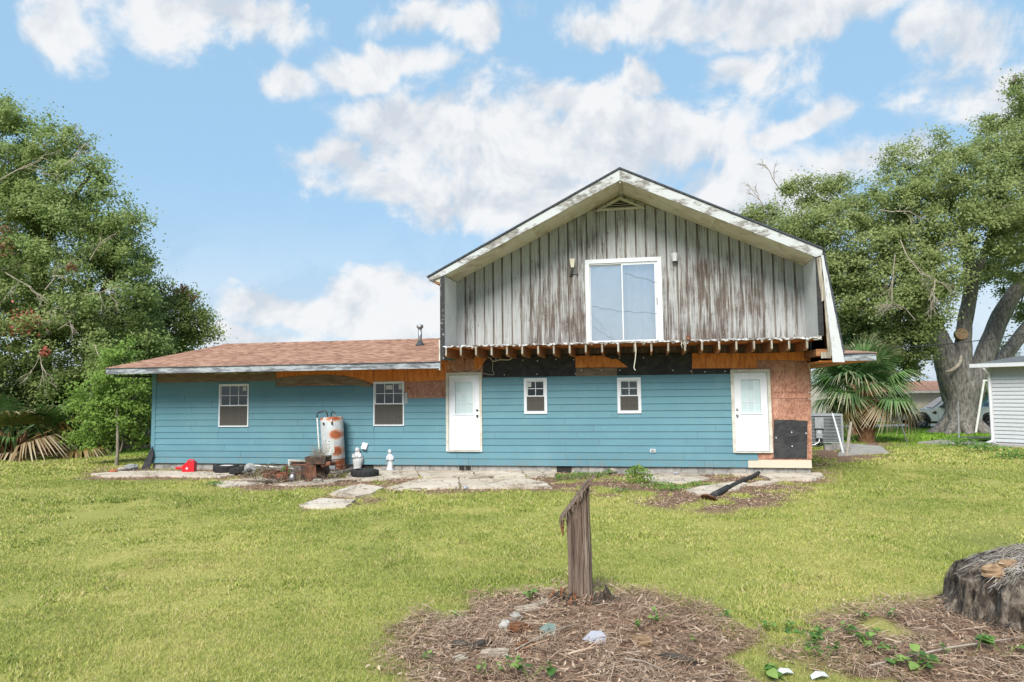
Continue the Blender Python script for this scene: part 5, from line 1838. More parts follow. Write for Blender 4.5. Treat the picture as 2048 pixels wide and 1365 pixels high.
MB().box(-3, 3, 0, 6, 0, 2.5).build('wall', 'cream', nb)
MB().prism([(-.5, 2.45), (3, 3.6), (6.5, 2.45)], -3.4, 3.4, 'x').build('roof', 'farroof', nb)
MB().box(.2, 1.2, -.04, -.005, .9, 2.0).build('window', 'carglass', nb)

# white A-frame
ap = at(1968, 762, 35.5)
g0, g1 = gp(1951, 869), gp(1990, 856)
af = thing('swing_frame', 'white metal swing frame standing between the oak and the shed', 'swing frame', (ap.x, ap.y, zg(35.5)))
o = Vector(af.location)
for q in (g0, Vector((g1.x + .1, g1.y - .3, g1.z))):
    MB().tube([ap - o, q - o], .055, 8).build('leg', 'pvc', af)
e = Vector((3.2, 1.6, 0))
MB().tube([ap - o, ap - o + e], .055, 8).build('top_bar', 'pvc', af)
for q in (g0, Vector((g1.x + .1, g1.y - .3, g1.z))):
    MB().tube([ap - o + e, q - o + e], .055, 8).build('leg', 'pvc', af)

# overhead cable
mb = MB()
p0, p1 = at(1650, 694, 31), at(2120, 653, 31)
pts = [p0.lerp(p1, t / 12) - Vector((0, 0, .35 * (1 - (t / 6 - 1) ** 2))) - p0 for t in range(13)]
o = mb.tube(pts, .022, 5).build('utility_cable', 'black', loc=p0)
tag(o, 'thin black overhead cable crossing in front of the oak limbs', 'cable')


def stick(name, label, cat, p_top, p_bot, d_top, r, m, group=None, n=7):
    b = gp(*p_bot)
    t_ = at(*p_top, d_top if d_top else b.y)
    o = MB().tube([Vector((0, 0, -.12)), (t_ - b) * .5, t_ - b], [r, r, r * .9], n, True, .08, 1).build(name, m, loc=b)
    return tag(o, label, cat, group)


stick('fence_stake', 'green metal stake standing upright on the lawn in front of the oak trunk', 'stake', (1916, 804), (1918, 888), None, .028, 'ac')
stick('leaning_pole', 'thin grey pole leaning on the palm fronds over the lawn', 'pole', (1789, 808), (1816, 888), 28.8, .025, 'galv')
stick('leaning_pole', 'thick bare stick leaning in front of the palm trunk', 'pole', (1702, 846), (1692, 913), 26.6, .055, 'plank')
stick('pvc_pipe', 'white pipe leaning on the grey air conditioner', 'pipe', (1665, 828), (1689, 911), 27.6, .035, 'pvc')

# air conditioner
ap = gp(1660, 893)
ac = thing('air_conditioner', 'grey louvred air conditioner beside the right end of the house', 'air conditioner', (ap.x, ap.y + .5, ap.z + .12), -TH)
MB().box(-.62, .62, -.45, .45, .0, .06).build('base', 'ac', ac)
MB().box(-.62, .62, -.45, .45, 1.06, 1.14).build('top', 'ac', ac)
MB().box(-.54, .54, -.37, .37, .06, 1.06).build('coil', 'dark', ac)
for sx in (-1, 1):
    for sy in (-1, 1):
        MB().box(sx * .585 - .035, sx * .585 + .035, sy * .415 - .035, sy * .415 + .035, .06, 1.06).build('corner_post', 'ac', ac)
for k in range(17):
    z = .10 + k * .056
    mb = MB()
    mb.box(-.55, .55, -.44, -.405, z, z + .026).box(-.61, -.575, -.38, .38, z, z + .026).box(.575, .61, -.38, .38, z, z + .026)
    mb.build('louvre', 'ac', ac)
MB().box(-.45, -.12, -.56, -.452, .58, 1.02).build('control_box', 'ac', ac)
MB().box(-.42, -.20, -.60, -.452, .20, .52).build('disconnect_box', 'ac', ac)
MB().box(-.36, -.27, -.606, -.601, .40, .48).build('sticker', 'paper', ac)
MB().tube([(-.3, -.55, .22), (-.32, -.56, .05), (-.5, -.6, -.06), (-.9, -.55, -.1)], .035, 6).build('conduit', 'galv', ac, True)
MB().tube([(-.22, -.55, .22), (-.2, -.58, .02), (-.35, -.75, -.1), (-.7, -.9, -.12)], .03, 6).build('conduit', 'black', ac, True)
for i, (px, py) in enumerate(((1660, 901), (1676, 899), (1690, 897))):
    q = gp(px, py)
    o = MB().box(-.2, .2, -.1, .1, -.05, .2).build('concrete_block', 'block', loc=q, rot=(0, 0, -TH))
    tag(o, ('grey block under the left side of the air conditioner', 'grey block under the middle of the air conditioner', 'grey block at the right foot of the air conditioner')[i], 'concrete block', 'blocks by the air conditioner')


# ------------------------------------------------------------------ things along the wall
def onu(px, py, v=None):
    """ground point under a pixel"""
    return gp(px, py)


# old water heater
hb = h2w(hw(668, 900, -.47)[0], -.47)
t = thing('water_heater', 'tall white water heater with orange rust patches leaning at the teal wall', 'water heater', (hb.x, hb.y, .10), 0, rot=Euler((R(-1.0), R(-3.2), -R(5))))
HH, HRr = 1.46, .315
MB().lathe([(HRr * .96, 0), (HRr, .015), (HRr, HH - .02), (HRr * .97, HH), (.001, HH + .012)], 36).build('tank', 'heater', t, True)
MB().lathe([(HRr + .006, .27), (HRr + .006, .30)], 36).build('seam_band', 'rust', t, True)
for (x, z, sx, sz, m, nm) in ((-.10, .68, .12, .19, 'paper', 'warning_label'),):
    mb = MB()
    for k in range(8):
        a0, a1 = R(-112 + k * 6), R(-112 + (k + 1) * 6)
        q = HRr + .004
        mb.add([(q * math.cos(a0), q * math.sin(a0), .48), (q * math.cos(a1), q * math.sin(a1), .48), (q * math.cos(a1), q * math.sin(a1), .86), (q * math.cos(a0), q * math.sin(a0), .86)], [(0, 1, 2, 3)])
    lb = mb.build(nm, m, t)
    rg = random.Random(4)
    pr = MB()
    for k in range(9):
        z = .83 - k * .038
        for j in range(rg.randint(1, 3)):
            a0 = R(-110 + j * 15 + rg.uniform(0, 4))
            a1 = a0 + R(rg.uniform(4, 10))
            q = HRr + .007
            pr.m = 1 if k == 4 else 0
            pr.add([(q * math.cos(a0), q * math.sin(a0), z), (q * math.cos(a1), q * math.sin(a1), z), (q * math.cos(a1), q * math.sin(a1), z + .012), (q * math.cos(a0), q * math.sin(a0), z + .012)], [(0, 1, 2, 3)])
    kind(pr.build('printed_lines', ['black', 'taillight'], lb), 'stuff')
MB().box(-.10, .04, -HRr - .08, -HRr + .02, .30, .44).build('thermostat_box', 'white', t)
MB().box(-.02, .16, -HRr - .05, -HRr + .02, .03, .22).build('burner_cover', 'galv', t)
MB().tube([(-.03, -HRr - .04, .30), (-.02, -HRr - .06, .25), (-.05, -HRr - .03, .20)], .014, 6).build('control_knob', 'white', t)
for x in (-.13, .11):
    MB().box(x - .02, x + .02, -HRr - .012, -HRr + .04, HH - .20, HH - .13).build('access_clip', 'black' if x < 0 else 'rust_dark', t)
MB().box(.075, .115, -HRr - .015, -HRr + .05, HH - .125, HH - .06).build('sticker', 'white', t)
MB().tube([(-.10, -.05, HH), (-.10, -.05, HH + .08)], .022, 8).build('nipple', 'rust_dark', t)
MB().tube([(.10, 0, HH), (.10, 0, HH + .09)], .022, 8).build('nipple', 'galv', t)
MB().tube([(-.10, -.05, HH + .07), (-.12, -.05, HH + .17), (-.18, -.06, HH + .20), (-.28, -.06, HH + .17), (-.36, -.06, HH + .16), (-.40, -.06, HH + .10), (-.40, -.06, HH + .0)], .017, 7).build('supply_hose', 'black', t, True)
MB().tube([(.10, 0, HH + .08), (.06, .0, HH + .16), (.0, .05, HH + .15), (-.05, .1, HH + .08), (-.06, .12, HH + .01)], .015, 7).build('supply_hose', 'black', t, True)
MB().tube([(-.40, -.06, HH + .01), (-.37, -.04, .12)], .021, 8).build('drain_pipe', 'pvc', t)

# tyres
def tyre(name, label, px, py, r, hgt, tilt=(0, 0, 0), group=None, m='rubber', zz=.05):
    t = thing(name, label, 'tyre', gp(px, py) + Vector((0, r * .9, zz)), 0, group, rot=Euler(tilt))
    prof = [(r * .60, .02), (r * .80, .0), (r * .95, .015), (r, .05), (r, hgt - .05), (r * .95, hgt - .015), (r * .80, hgt), (r * .60, hgt - .02), (r * .64, hgt * .5)]
    MB().lathe(prof, 40, closed=True).build('carcass', m, t, True)
    tr = MB()
    for k in range(36):
        a = 2 * math.pi * k / 36
        mx = Matrix.Rotation(a, 4, 'Z') @ Matrix.Translation((r - .004, 0, hgt / 2)) @ Matrix.Rotation(R(12 if k % 2 else -12), 4, 'X')
        tr.box(-.006, .014, -.017, .017, -hgt * .36, hgt * .36, mx)
    kind(tr.build('tread', m, t), 'stuff')
    return t


T1 = tyre('tyre', 'black tyre lying flat with a white rim inside, left of the grey funnel', 443, 950, .34, .20, (R(2), R(2), .2), 'tyres by the red can')
MB().lathe([(.001, .12), (.10, .12), (.19, .15), (.205, .17), (.20, .10)], 28).build('rim', 'plaster', T1, True)
tyre('tyre', 'smaller black tyre overlapping the right side of the white rimmed one', 474, 953, .28, .19, (R(-3), R(-7), .4), 'tyres by the red can')
tyre('tyre', 'grey black tyre lying flat in front of the robed statue', 724, 959, .36, .17, (R(1), R(2), 0), None)

# red petrol can
b = gp(372, 948)
t = thing('petrol_can', 'bright red plastic petrol can on the slab by the left wall', 'petrol can', (b.x, b.y + .1, .05), R(4))
mb = MB()
mb.prism([(-.10, .0), (.20, .0), (.21, .02), (.21, .27), (.19, .29), (.02, .29), (-.08, .20), (-.12, .17), (-.12, .02)], -.11, .11, 'y')
mb.build('body', 'red', t)
MB().tube([(-.08, 0, .12), (-.20, 0, .11), (-.30, 0, .10)], [.055, .04, .03], 10).build('spout', 'red', t, True)
MB().tube([(-.29, 0, .10), (-.33, 0, .10)], [.036, .036], 10).build('cap', 'red', t)
MB().tube([(-.02, 0, .25), (.02, 0, .325), (.14, 0, .335), (.18, 0, .285)], .02, 8).build('handle', 'red', t, True)
MB().lathe([(.03, 0), (.03, .012), (.001, .014)], 12, Matrix.Translation((.02, -.112, .10)) @ Matrix.Rotation(R(90), 4, 'X')).build('emblem', 'white', t)

# galvanised funnel cone
b = gp(498, 953)
t = thing('metal_cone', 'grey galvanised metal cone with a pipe end beside the tyres', 'funnel', (b.x, b.y + .08, .05), 0, rot=Euler((R(8), 0, R(8))))
mx = Matrix.Translation((0, 0, .15)) @ Matrix.Rotation(R(82), 4, 'X')
MB().lathe([(.155, -.012), (.155, .0), (.06, .03), (.05, .03)], 28, mx).build('flange', 'slate', t)
MB().tube([mx @ Vector((0, 0, .045)), mx @ Vector((-.07, -.05, .20)), mx @ Vector((-.12, -.09, .34))], [.048, .045, .043], 12, False).build('pipe', 'galv', t, True)
MB().lathe([(.040, 0), (.001, .004)], 12, Matrix.Translation(mx @ Vector((-.118, -.088, .337))) @ Matrix.Rotation(R(82), 4, 'X')).build('opening', 'dark', t)

# rusty open box and the brick by it
b = gp(540, 960)
t = thing('rusty_box', 'small open rusty steel box on the rubble left of the burnt grill', 'metal box', (b.x, b.y + .12, .03), R(-6))
mb = MB()
for q in ((-.18, .18, -.13, -.115, 0, .18), (-.18, .18, .115, .13, 0, .19), (-.18, -.165, -.114, .114, 0, .185), (.165, .18, -.114, .114, 0, .18), (-.164, .164, -.114, .114, .0, .02)):
    mb.box(*q)
mb.build('sides', 'rust', t)
MB().box(-.195, .195, -.145, -.1305, .155, .185).build('rim', 'rust', t)
MB().box(-.09, -.04, -.1, -.02, .02, .21).build('bracket', 'rust_dark', t)
b = gp(558, 960)
o = MB().box(-.15, .15, -.07, .07, 0, .14).build('rusty_block', 'brickred', loc=(b.x + .05, b.y + .1, .035), rot=(0, R(-4), R(20)))
tag(o, 'orange brick lying against the small rusty box', 'brick')

# burnt barrel grill
b = gp(606, 966)
t = thing('rusty_grill', 'collapsed rusty barrel grill with a soot black pan in front of the water heater', 'grill', (b.x, b.y + .25, .04), R(-4))
MB().prism([(-.12, .0), (.13, .0), (.155, .12), (.13, .40), (-.12, .41), (-.14, .15)], -.37, -.345, 'y').build('front_plate', 'rust', t)
[c for c in t.children][-1].location.x = .25
MB().lathe([(.20, -.35), (.20, .0), (.19, .02), (.001, .02)], 20, Matrix.Translation((.26, .12, .21)) @ Matrix.Rotation(R(90), 4, 'X')).build('drum', 'rust_dark', t, True)
MB().tube([(-.42, -.3, 0), (-.38, -.3, .38)], [.06, .045], 6, True, .3, 1).build('leg', 'rust', t)
MB().tube([(-.26, -.28, 0), (-.25, -.26, .12), (-.23, -.22, .24)], [.095, .085, .03], 12, True).build('drum_end', 'galv', t, True)
for z in (.18, .40):
    MB().box(-.30, .16, -.30, -.27, z, z + .025).build('rail', 'rust', t)
MB().box(-.40, .46, .02, .06, .40, .46).build('rail', 'rust_dark', t)
MB().box(-.15, .45, .05, .3, .0, .3).build('ash_box', 'rust_dark', t)
mb = MB()
mb.prism([(.10, .42), (.58, .42), (.60, .60), (.06, .60)], -.28, -.26, 'y')
mb.prism([(.10, .42), (.58, .42), (.60, .60), (.06, .60)], .18, .20, 'y')
mb.box(.08, .10, -.259, .179, .42, .60).box(.58, .60, -.259, .179, .42, .60).box(.101, .579, -.259, .179, .42, .44)
mb.build('pan', 'rust_dark', t)
MB().box(-.42, .14, -.10, -.06, .47, .50).build('shelf_bar', 'plank', t)
MB().tube([(.48, -.2, .38), (.66, -.22, .43), (.68, .1, .40)], .06, 7, True, .3, 2).build('bent_sheet', 'rust', t)
b2 = t
rg = random.Random(8)
mb = MB()
for k in range(110):
    p = Vector((.33 + rg.gauss(0, .10), -.03 + rg.gauss(0, .08), .50))
    q = p + Vector((rg.gauss(0, .12), rg.gauss(0, .10), rg.uniform(.05, .42)))
    mb.tube([p, p.lerp(q, .5) + Vector((rg.gauss(0, .03), 0, .03)), q], [.007, .005, .002], 3, False)
o = mb.build('dead_weed', 'deadwood', loc=t.location, rot=(0, 0, R(-4)))
tag(o, 'dry brown weed standing in the black pan of the grill', 'dead weed')
kind(o, 'stuff')
# white plumbing pipes
b = gp(580, 945)
t = thing('pvc_pipe', 'white elbowed pipe running level over the burnt grill', 'pipe', b, 0)
o = Vector(b)
P = [at(578, 938, b.y + .1), at(578, 922, b.y + .1), at(622, 923, b.y + .2)]
MB().tube([P[0] - o, P[1] - o], .022, 8).build('riser', 'pvc', t)
MB().tube([P[1] - o + Vector((0, 0, .01)), P[2] - o], .022, 8).build('run', 'pvc', t)
MB().ball(P[1] - o, .034).build('elbow', 'pvc', t, True)
q = P[1].lerp(P[2], .42) - o
MB().tube([q + Vector((0, 0, .03)), q - Vector((0, 0, .10))], .026, 8).build('tee', 'pvc', t)
a, c = at(493, 929.5, b.y + .45), at(588, 938, b.y - .1)
o = MB().tube([Vector(), c - a], .020, 8).build('pvc_pipe', 'pvc', loc=a)
tag(o, 'long white pipe sloping from the metal cone to the grill', 'pipe')
b = gp(684, 941)
o = MB().tube([(-.12, -.12, .0), (.14, .12, .08)], [.055, .05], 10).build('pipe_stub', 'galv', loc=(b.x + .02, b.y - .1, .10))
tag(o, 'short grey pipe stub lying right of the water heater foot', 'pipe')
b = h2w(hw(668, 900, -.47)[0], -.47)
o = MB().box(-.5, .42, -.38, .3, -.05, .10).build('concrete_block', 'slab_grey', loc=(b.x, b.y, 0), rot=(0, 0, -TH))
tag(o, 'low concrete block under the water heater', 'concrete block')


# statues
def statue_robe():
    b = gp(713, 947)
    t = thing('robed_statue', 'white plaster statue of a veiled robed figure standing by the dark tyre', 'statue', (b.x - .06, b.y + .34, .04), R(6))
    mb = MB()
    prof = [(.115, 0), (.12, .03), (.105, .05), (.115, .12), (.145, .24), (.150, .32), (.120, .42), (.085, .49), (.058, .515), (.062, .545), (.066, .58), (.055, .62), (.03, .645), (.001, .652)]
    o = 0
    mb.lathe(prof, 24, None, 1.0, .72)
    rg = random.Random(2)
    for i, (x, y, z) in enumerate(mb.v):
        a = math.atan2(y, x)
        f = 1 + (.06 * math.sin(a * 9 + z * 5) if .05 < z < .48 else 0)
        lean = .03 * max(0, .36 - abs(z - .30)) / .36
        mb.v[i] = (x * f + lean, y * f, z)
    mb.build('robe', 'plaster', t, True)
    MB().ball((0, -.035, .572), .040, 1, .9, 1.25).build('face', 'plaster', t, True)
    MB().ball((0, -.105, .40), .034, .8, .8, 1.5).build('praying_hands', 'plaster', t, True)
    for q in (-1, 1):
        MB().tube([(q * .10, -.03, .46), (q * .105, -.07, .38), (q * .03, -.11, .385)], [.03, .034, .026], 8).build('sleeve', 'plaster', t, True)
    MB().lathe([(.13, -.02), (.13, .02), (.11, .03)], 20, None, 1, .8).build('plinth', 'plaster', t)


def statue_angel():
    b = gp(779, 945)
    t = thing('angel_statue', 'white angel statue with folded wings right of the robed statue', 'statue', (b.x, b.y + .12, .04), R(-5))
    mb = MB()
    prof = [(.10, 0), (.105, .02), (.085, .05), (.080, .15), (.085, .28), (.095, .36), (.088, .42), (.05, .455), (.032, .475)]
    mb.lathe(prof, 20, None, 1.0, .75)
    for i, (x, y, z) in enumerate(mb.v):
        a = math.atan2(y, x)
        mb.v[i] = (x * (1 + .05 * math.sin(a * 8)) + .03 * math.sin(z * 6) - .02, y, z)
    mb.build('robe', 'plaster', t, True)
    MB().ball((-.01, -.015, .525), .052, 1, 1, 1.12).ball((-.01, .008, .545), .056, 1, .95, 1).build('head', 'plaster', t, True)
    for s in (-1, 1):
        w_ = MB()
        pts = [(s * .04, .38), (s * .11, .47), (s * .18, .48), (s * .215, .41), (s * .20, .29), (s * .16, .18), (s * .11, .11), (s * .09, .2)]
        w_.prism(pts, .03, .055, 'y')
        wg = w_.build('wing', 'plaster', t)
        for k in range(4):
            MB().prism([(s * (.06 + .02 * k), .40 - .01 * k), (s * (.085 + .022 * k), .41 - .01 * k), (s * (.10 + .012 * k), .16 + .04 * k), (s * (.085 + .01 * k), .15 + .04 * k)], .018, .029, 'y').build('feather', 'plaster', wg)
        MB().tube([(s * .085, -.01, .40), (s * .09, -.05, .31), (s * .02, -.09, .30)], [.026, .023, .018], 8).build('arm', 'plaster', t, True)
    MB().lathe([(.11, -.01), (.115, .02), (.09, .035)], 16).build('plinth', 'plaster', t)


statue_robe()
statue_angel()

# black drain pipe with a rusty end on the right patio
a, c = gp(1424, 998), gp(1519, 950)
mb = MB()
d = c - a
pts = [Vector((0, 0, .05)) + d * (k / 10) + Vector((.02 * math.sin(k), 0, 0)) for k in range(11)]
t = thing('drain_pipe', 'long black pipe lying across the right patio slabs', 'pipe', a, 0)
mb.tube(pts, .055, 10, True, .12, 2).build('pipe', 'rubber', t, True)
MB().tube([d * .02 + Vector((0, 0, .05)), d * .30 + Vector((0, 0, .055))], [.066, .07], 10, True, .2, 4).build('coupling', 'felt', t, True)
b = gp(1418, 1004)
o = MB().lathe([(.001, 0), (.16, 0), (.165, .02), (.15, .035), (.001, .04)], 18, Matrix.Rotation(R(-38), 4, 'X') @ Matrix.Diagonal((1, .7, 1, 1))).build('rusty_disc', 'rust', loc=(b.x, b.y, .06), rot=(0, R(14), R(-20)))
tag(o, 'rusty brown lid at the lower end of the black pipe', 'lid')

# rubble: bricks, stones, boards on the patio
rg = random.Random(17)
for i, (px, py, s_, m, lab) in enumerate(((262, 941, .16, 'slate', 'larger grey stone left of the leaning sheet'), (243, 944, .10, 'pebble', 'small grey stone left of the larger one by the house corner'), (226, 948, .09, 'brickred', 'small reddish stone at the far left of the slab'),
                                          (636, 968, .10, 'pebble', 'pale stone below the grill front plate'), (1225, 948, .11, 'pebble', 'pale round stone in the weeds by the right wall'), (932, 981, .05, 'shard_white', 'small white scrap at the front patio edge'), (1352, 952, .06, 'shard_white', 'small white scrap on the right patio slab'), (1442, 944, .10, 'slate', 'dark stone at the right foot of the wall'))):
    b = gp(px, py)
    o = MB().rock((0, 0, 0), s_, 1.3, 1, .6, i).build('stone', m, loc=(b.x, b.y, .05 + s_ * .25))
    tag(o, lab, 'stone', 'stones about the patio')
for i, (px, py, ln, ang, lab) in enumerate(((945, 959, 1.05, 4, 'thin grey lath lying on the patio under the left door'), (955, 962, .5, 28, 'short stick crossed over the thin grey lath'), (1000, 966, .4, -12, 'broken stick on the front patio slab'), (495, 966, .9, -5, 'weathered board in the rubble below the metal cone'), (520, 969, .6, 8, 'short dark board beneath the small rusty box'), (610, 975, .8, 5, 'grey stick in front of the grill'), (700, 965, .55, 12, 'grey broken board left of the dark tyre'), (1390, 956, .7, 3, 'dry stick on the right patio slab'))):
    b = gp(px, py)
    o = MB().box(-ln / 2, ln / 2, -.035, .035, 0, .025).build('board', 'plank' if i != 4 else 'rust_dark', loc=(b.x, b.y, .065), rot=(0, R(rg.uniform(-2, 2)), R(ang)))
    tag(o, lab, 'board', 'loose boards on the patio')


# weeds along the wall and beside slabs
def weed(label, px, py, w_, hgt, n, size, seed, m='leaf_vine', group='weeds by the house', cat='weed', zz=0):
    rg = np.random.default_rng(seed)
    b = gp(px, py)
    t = thing('weed', label, cat, b, 0, group)
    p = rg.normal(size=(n, 3)) * np.array([w_ * .4, w_ * .22, 0])
    p[:, 2] = rg.random(n) ** .8 * hgt * np.exp(-(p[:, 0] / w_) ** 2) + .03
    kind(link('leaves', np_mesh('leaves', leaf_verts(p, size, (0, -.3, .8), .6), 4, m), t), 'stuff')
    st = MB()
    r2 = random.Random(seed)
    for k in range(7):
        x = r2.gauss(0, w_ * .3)
        st.tube([(x * .5, 0, 0), (x * .8, 0, hgt * .5), (x, r2.gauss(0, w_ * .2), hgt * .85)], [.006, .005, .002], 4, False)
    kind(st.build('stems', 'leaf_vine', t), 'stuff')


for i, a in enumerate(((1276, 968, .42, .42, 320, .07, 'dense dark green bushy weed on the dry patch before the right patio'), (1160, 958, .55, .14, 200, .05, 'low green weed under the small left window right of the patio'), (1195, 956, .35, .12, 120, .05, 'low weed clump below the wall left of the bushy weed'), (1125, 961, .35, .12, 120, .05, 'low weed at the right end of the patio slabs'),
                       (1315, 976, .5, .12, 180, .05, 'flat yellow green weed right of the bushy weed'), (1345, 983, .5, .10, 160, .05, 'flat weed between the right patio slabs'), (1395, 975, .5, .10, 140, .05, 'thin weed along the edge of the right slab'), (1245, 985, .4, .07, 90, .045, 'small weed on the dead grass before the bushy weed'),
                       (571, 958, .18, .30, 120, .06, 'upright green weed between the brick and the grill'), (745, 955, .3, .10, 90, .045, 'small green weed at the right foot of the dark tyre'), (1217, 950, .2, .12, 70, .05, 'little weed at the base of the right wall'), (430, 972, .4, .08, 110, .05, 'yellow green weed at the left tip of the rubble slabs'),
                       (1920, 893, 1.0, .32, 320, .09, 'bright green weeds at the foot of the green stake'), (1970, 905, .9, .28, 260, .09, 'bright green weeds along the shed slab'), (2030, 918, .8, .25, 200, .09, 'weeds along the shed slab at the right edge'))):
    weed(a[6], a[0], a[1], a[2], a[3], a[4], a[5], 300 + i, 'leaf_vine' if i else 'leaf_sap')

# ------------------------------------------------------------------ foreground
# broken post
pb = gp(1160, 1212)
t = thing('broken_post', 'weathered grey brown broken wooden post with a slanted top standing in the lawn', 'post', pb, R(-4))
mb = MB()
NS, rg = 46, random.Random(4)
outl = []
for k in range(NS):
    a = 2 * math.pi * k / NS
    c, s = math.cos(a), math.sin(a)
    outl.append((.118 * abs(c) ** .55 * (1 if c > 0 else -1) + rg.uniform(-.006, .006), .075 * abs(s) ** .55 * (1 if s > 0 else -1) + rg.uniform(-.010, .006)))
zs_ = [-.12, .05, .25, .5, .75, 1.0]
topz = lambda x: .955 + (x + .12) * 1.22
vs, fs = [], []
lev = len(zs_) + 1
spl = [rg.uniform(-.014, .014) for _ in range(NS)]
for _k in range(7):
    _i = rg.randrange(NS)
    outl[_i] = (outl[_i][0] * .80, outl[_i][1] * .62)
for j in range(lev):
    for k, (x, y) in enumerate(outl):
        zt = topz(x) + spl[k] * 1.5
        z = zt if j == lev - 1 else zs_[j] * (zt / 1.0 if zs_[j] > .3 else 1) * (.80 if zs_[j] > .3 else 1)
        f = 1 + (.20 * math.exp(-max(0, z) / .10)) + .05 * math.sin(z * 4 + k * .2)
        sh_ = .010 * math.sin(z * 3.2)
        vs.append((x * f + sh_ + spl[k] * .3, y * f + spl[k] * .5, z))
for j in range(lev - 1):
    for k in range(NS):
        fs.append((j * NS + k, j * NS + (k + 1) % NS, (j + 1) * NS + (k + 1) % NS, (j + 1) * NS + k))
fs.append(tuple(range((lev - 1) * NS, lev * NS)))
mb.add(vs, fs)


def post_mat():
    m, t_ = new_mat('split_post_wood')
    g = t_.noise(coords(t_, (75, 60, 1.3)), 1.0, 8, .72, .4)
    p = t_.noise(coords(t_, (5, 5, 1.1)), 1.0, 4, .6)
    col = t_.ramp(t_.math('ADD', t_.math('MULTIPLY', g, .75), t_.math('MULTIPLY', p, .3)), [(.36, (.018, .011, .009)), (.45, (.085, .054, .040)), (.55, (.19, .14, .108)), (.68, (.34, .285, .235))])
    fr = t_.noise(coords(t_, (9, 9, .9)), 1.0, 3)
    col = t_.mix(t_.maprange(fr, .62, .72, 0, .6), col, (.30, .16, .07))
    finish(t_, col, .9, g, 1.0, .02)
    return m


M['post'] = post_mat()
mb.build('shaft', 'post', t)
# splintered cap running down the slanted cut
cp_ = MB()
for k in range(26):
    f = k / 25
    x = -.185 + .33 * f + rg.uniform(-.008, .008)
    for y0 in (-.10, -.05, .0, .05):
        z = topz(x) + .0
        d = Vector((rg.uniform(.02, .06), rg.uniform(-.01, .01), 0))
        q = Vector((x, y0 + rg.uniform(-.015, .015), z + .012))
        drop = rg.uniform(.02, .07) * (1.2 if y0 < -.08 else .5)
        cp_.tube([q + Vector((.035, .0, .045)), q, q + Vector((rg.uniform(-.01, .02), -.008 if y0 < -.08 else 0, -drop))], [.008, .010, .003], 4)
kind(cp_.build('splintered_cap', 'post', t), 'stuff')
MB().prism([(-.20, topz(-.20) - .005), (.125, topz(.125) + .02), (.115, topz(.115) + .055), (-.19, topz(-.19) + .03)], -.10, .09, 'y').build('slanted_top', 'post', t)
MB().tube([(-.165, -.06, .88), (-.17, -.07, .80), (-.162, -.07, .72)], [.016, .02, .006], 5, True, .4, 3).build('hanging_splinter', 'rotwood', t)
for (x, z0, z1, w_) in ((.06, .12, 1.1, .007), (.095, .4, 1.15, .006), (-.02, .0, .9, .005), (.03, .3, .7, .006), (-.07, .1, .6, .005)):
    MB().tube([(x, -.078, z0), (x + .012, -.088, (z0 + z1) / 2), (x - .004, -.080, z1)], [.004, w_ * 1.6, .003], 4).build('splinter', 'post', t)
rgb = random.Random(6)
for k in range(44):
    a = rgb.uniform(2.2, 7.0)
    r0, r1 = rgb.uniform(.10, .16), rgb.uniform(.18, .30)
    h_ = rgb.uniform(.03, .13)
    MB().prism([(-.022, -.04), (.026, -.04), (.018, h_ * .5), (.004 + rgb.uniform(-.01, .01), h_ * 1.1), (-.012, h_ * .6)], -.009, .010, 'y').build('rotten_chunk', 'bark_dark' if k % 3 else 'rotwood', t, loc=(math.cos(a) * r1 * 1.2 + .03, math.sin(a) * r1 * .7, .07), rot=(rgb.uniform(-1.2, .1), rgb.uniform(-.7, .7), a + 1.57))


# stump at the right edge
sb = Vector((5.03, 6.62, 0))
t = thing('tree_stump', 'wide old tree stump covered with dead grass at the right edge', 'tree stump', sb)
mb = MB()
NS, rg = 64, random.Random(14)
prof = [(1.12, -.10), (.98, .0), (.88, .10), (.83, .22), (.80, .36), (.78, .45), (.68, .54), (.40, .66), (.001, .72)]
vs, fs = [], []
rad = [1 + .07 * math.sin(k * .29 + 1) + .06 * math.sin(k * .9) + rg.uniform(-.055, .055) for k in range(NS)]
for j, (r, z) in enumerate(prof):
    for k in range(NS):
        a = 2 * math.pi * k / NS
        rr = r * (1 + (rad[k] - 1) * (1 if j < 6 else .4)) + rg.uniform(-.035, .035) * (j < 6)
        vs.append((rr * math.cos(a), rr * math.sin(a), z + rg.uniform(-.02, .02) + .10 * math.cos(a) * (z / .8)))
for j in range(len(prof) - 1):
    for k in range(NS):
        fs.append((j * NS + k, j * NS + (k + 1) % NS, (j + 1) * NS + (k + 1) % NS, (j + 1) * NS + k))
mb.add(vs, fs)
M['stump'] = std('rotting_stump_bark', [(.010, .008, .007), (.055, .042, .033), (.15, .122, .096), (.30, .26, .21)], 9, (1.6, 1.6, .7), rough=.95, bump=1.0, dist=.05, lo=.32, hi=.72, dn=.15)
mb.build('stump_body', 'stump', t)
for k in range(13):
    a = R(176 + k * 11)
    r1 = .86 + rg.uniform(-.03, .04)
    h_ = rg.uniform(.18, .40)
    MB().prism([(-.09, -.05), (.08, -.05), (.06 + rg.uniform(-.02, .03), h_), (-.05, h_ + rg.uniform(-.05, .04))], -.02, .03, 'y').build('bark_slab', 'stump', t, loc=(math.cos(a) * r1, math.sin(a) * r1, .0), rot=(R(-9), rg.uniform(-.1, .1), a + 1.57))
rk = MB().rock((0, 0, 0), .085, 1.15, .9, .8, 77)
rk.build('broken_chunk', 'stump_top', t, loc=(-.64, -.06, .50))
MB().rock((0, 0, 0), .085, 1.3, .9, .6, 78).build('broken_chunk', 'stump_top', t, loc=(-.48, -.02, .555))
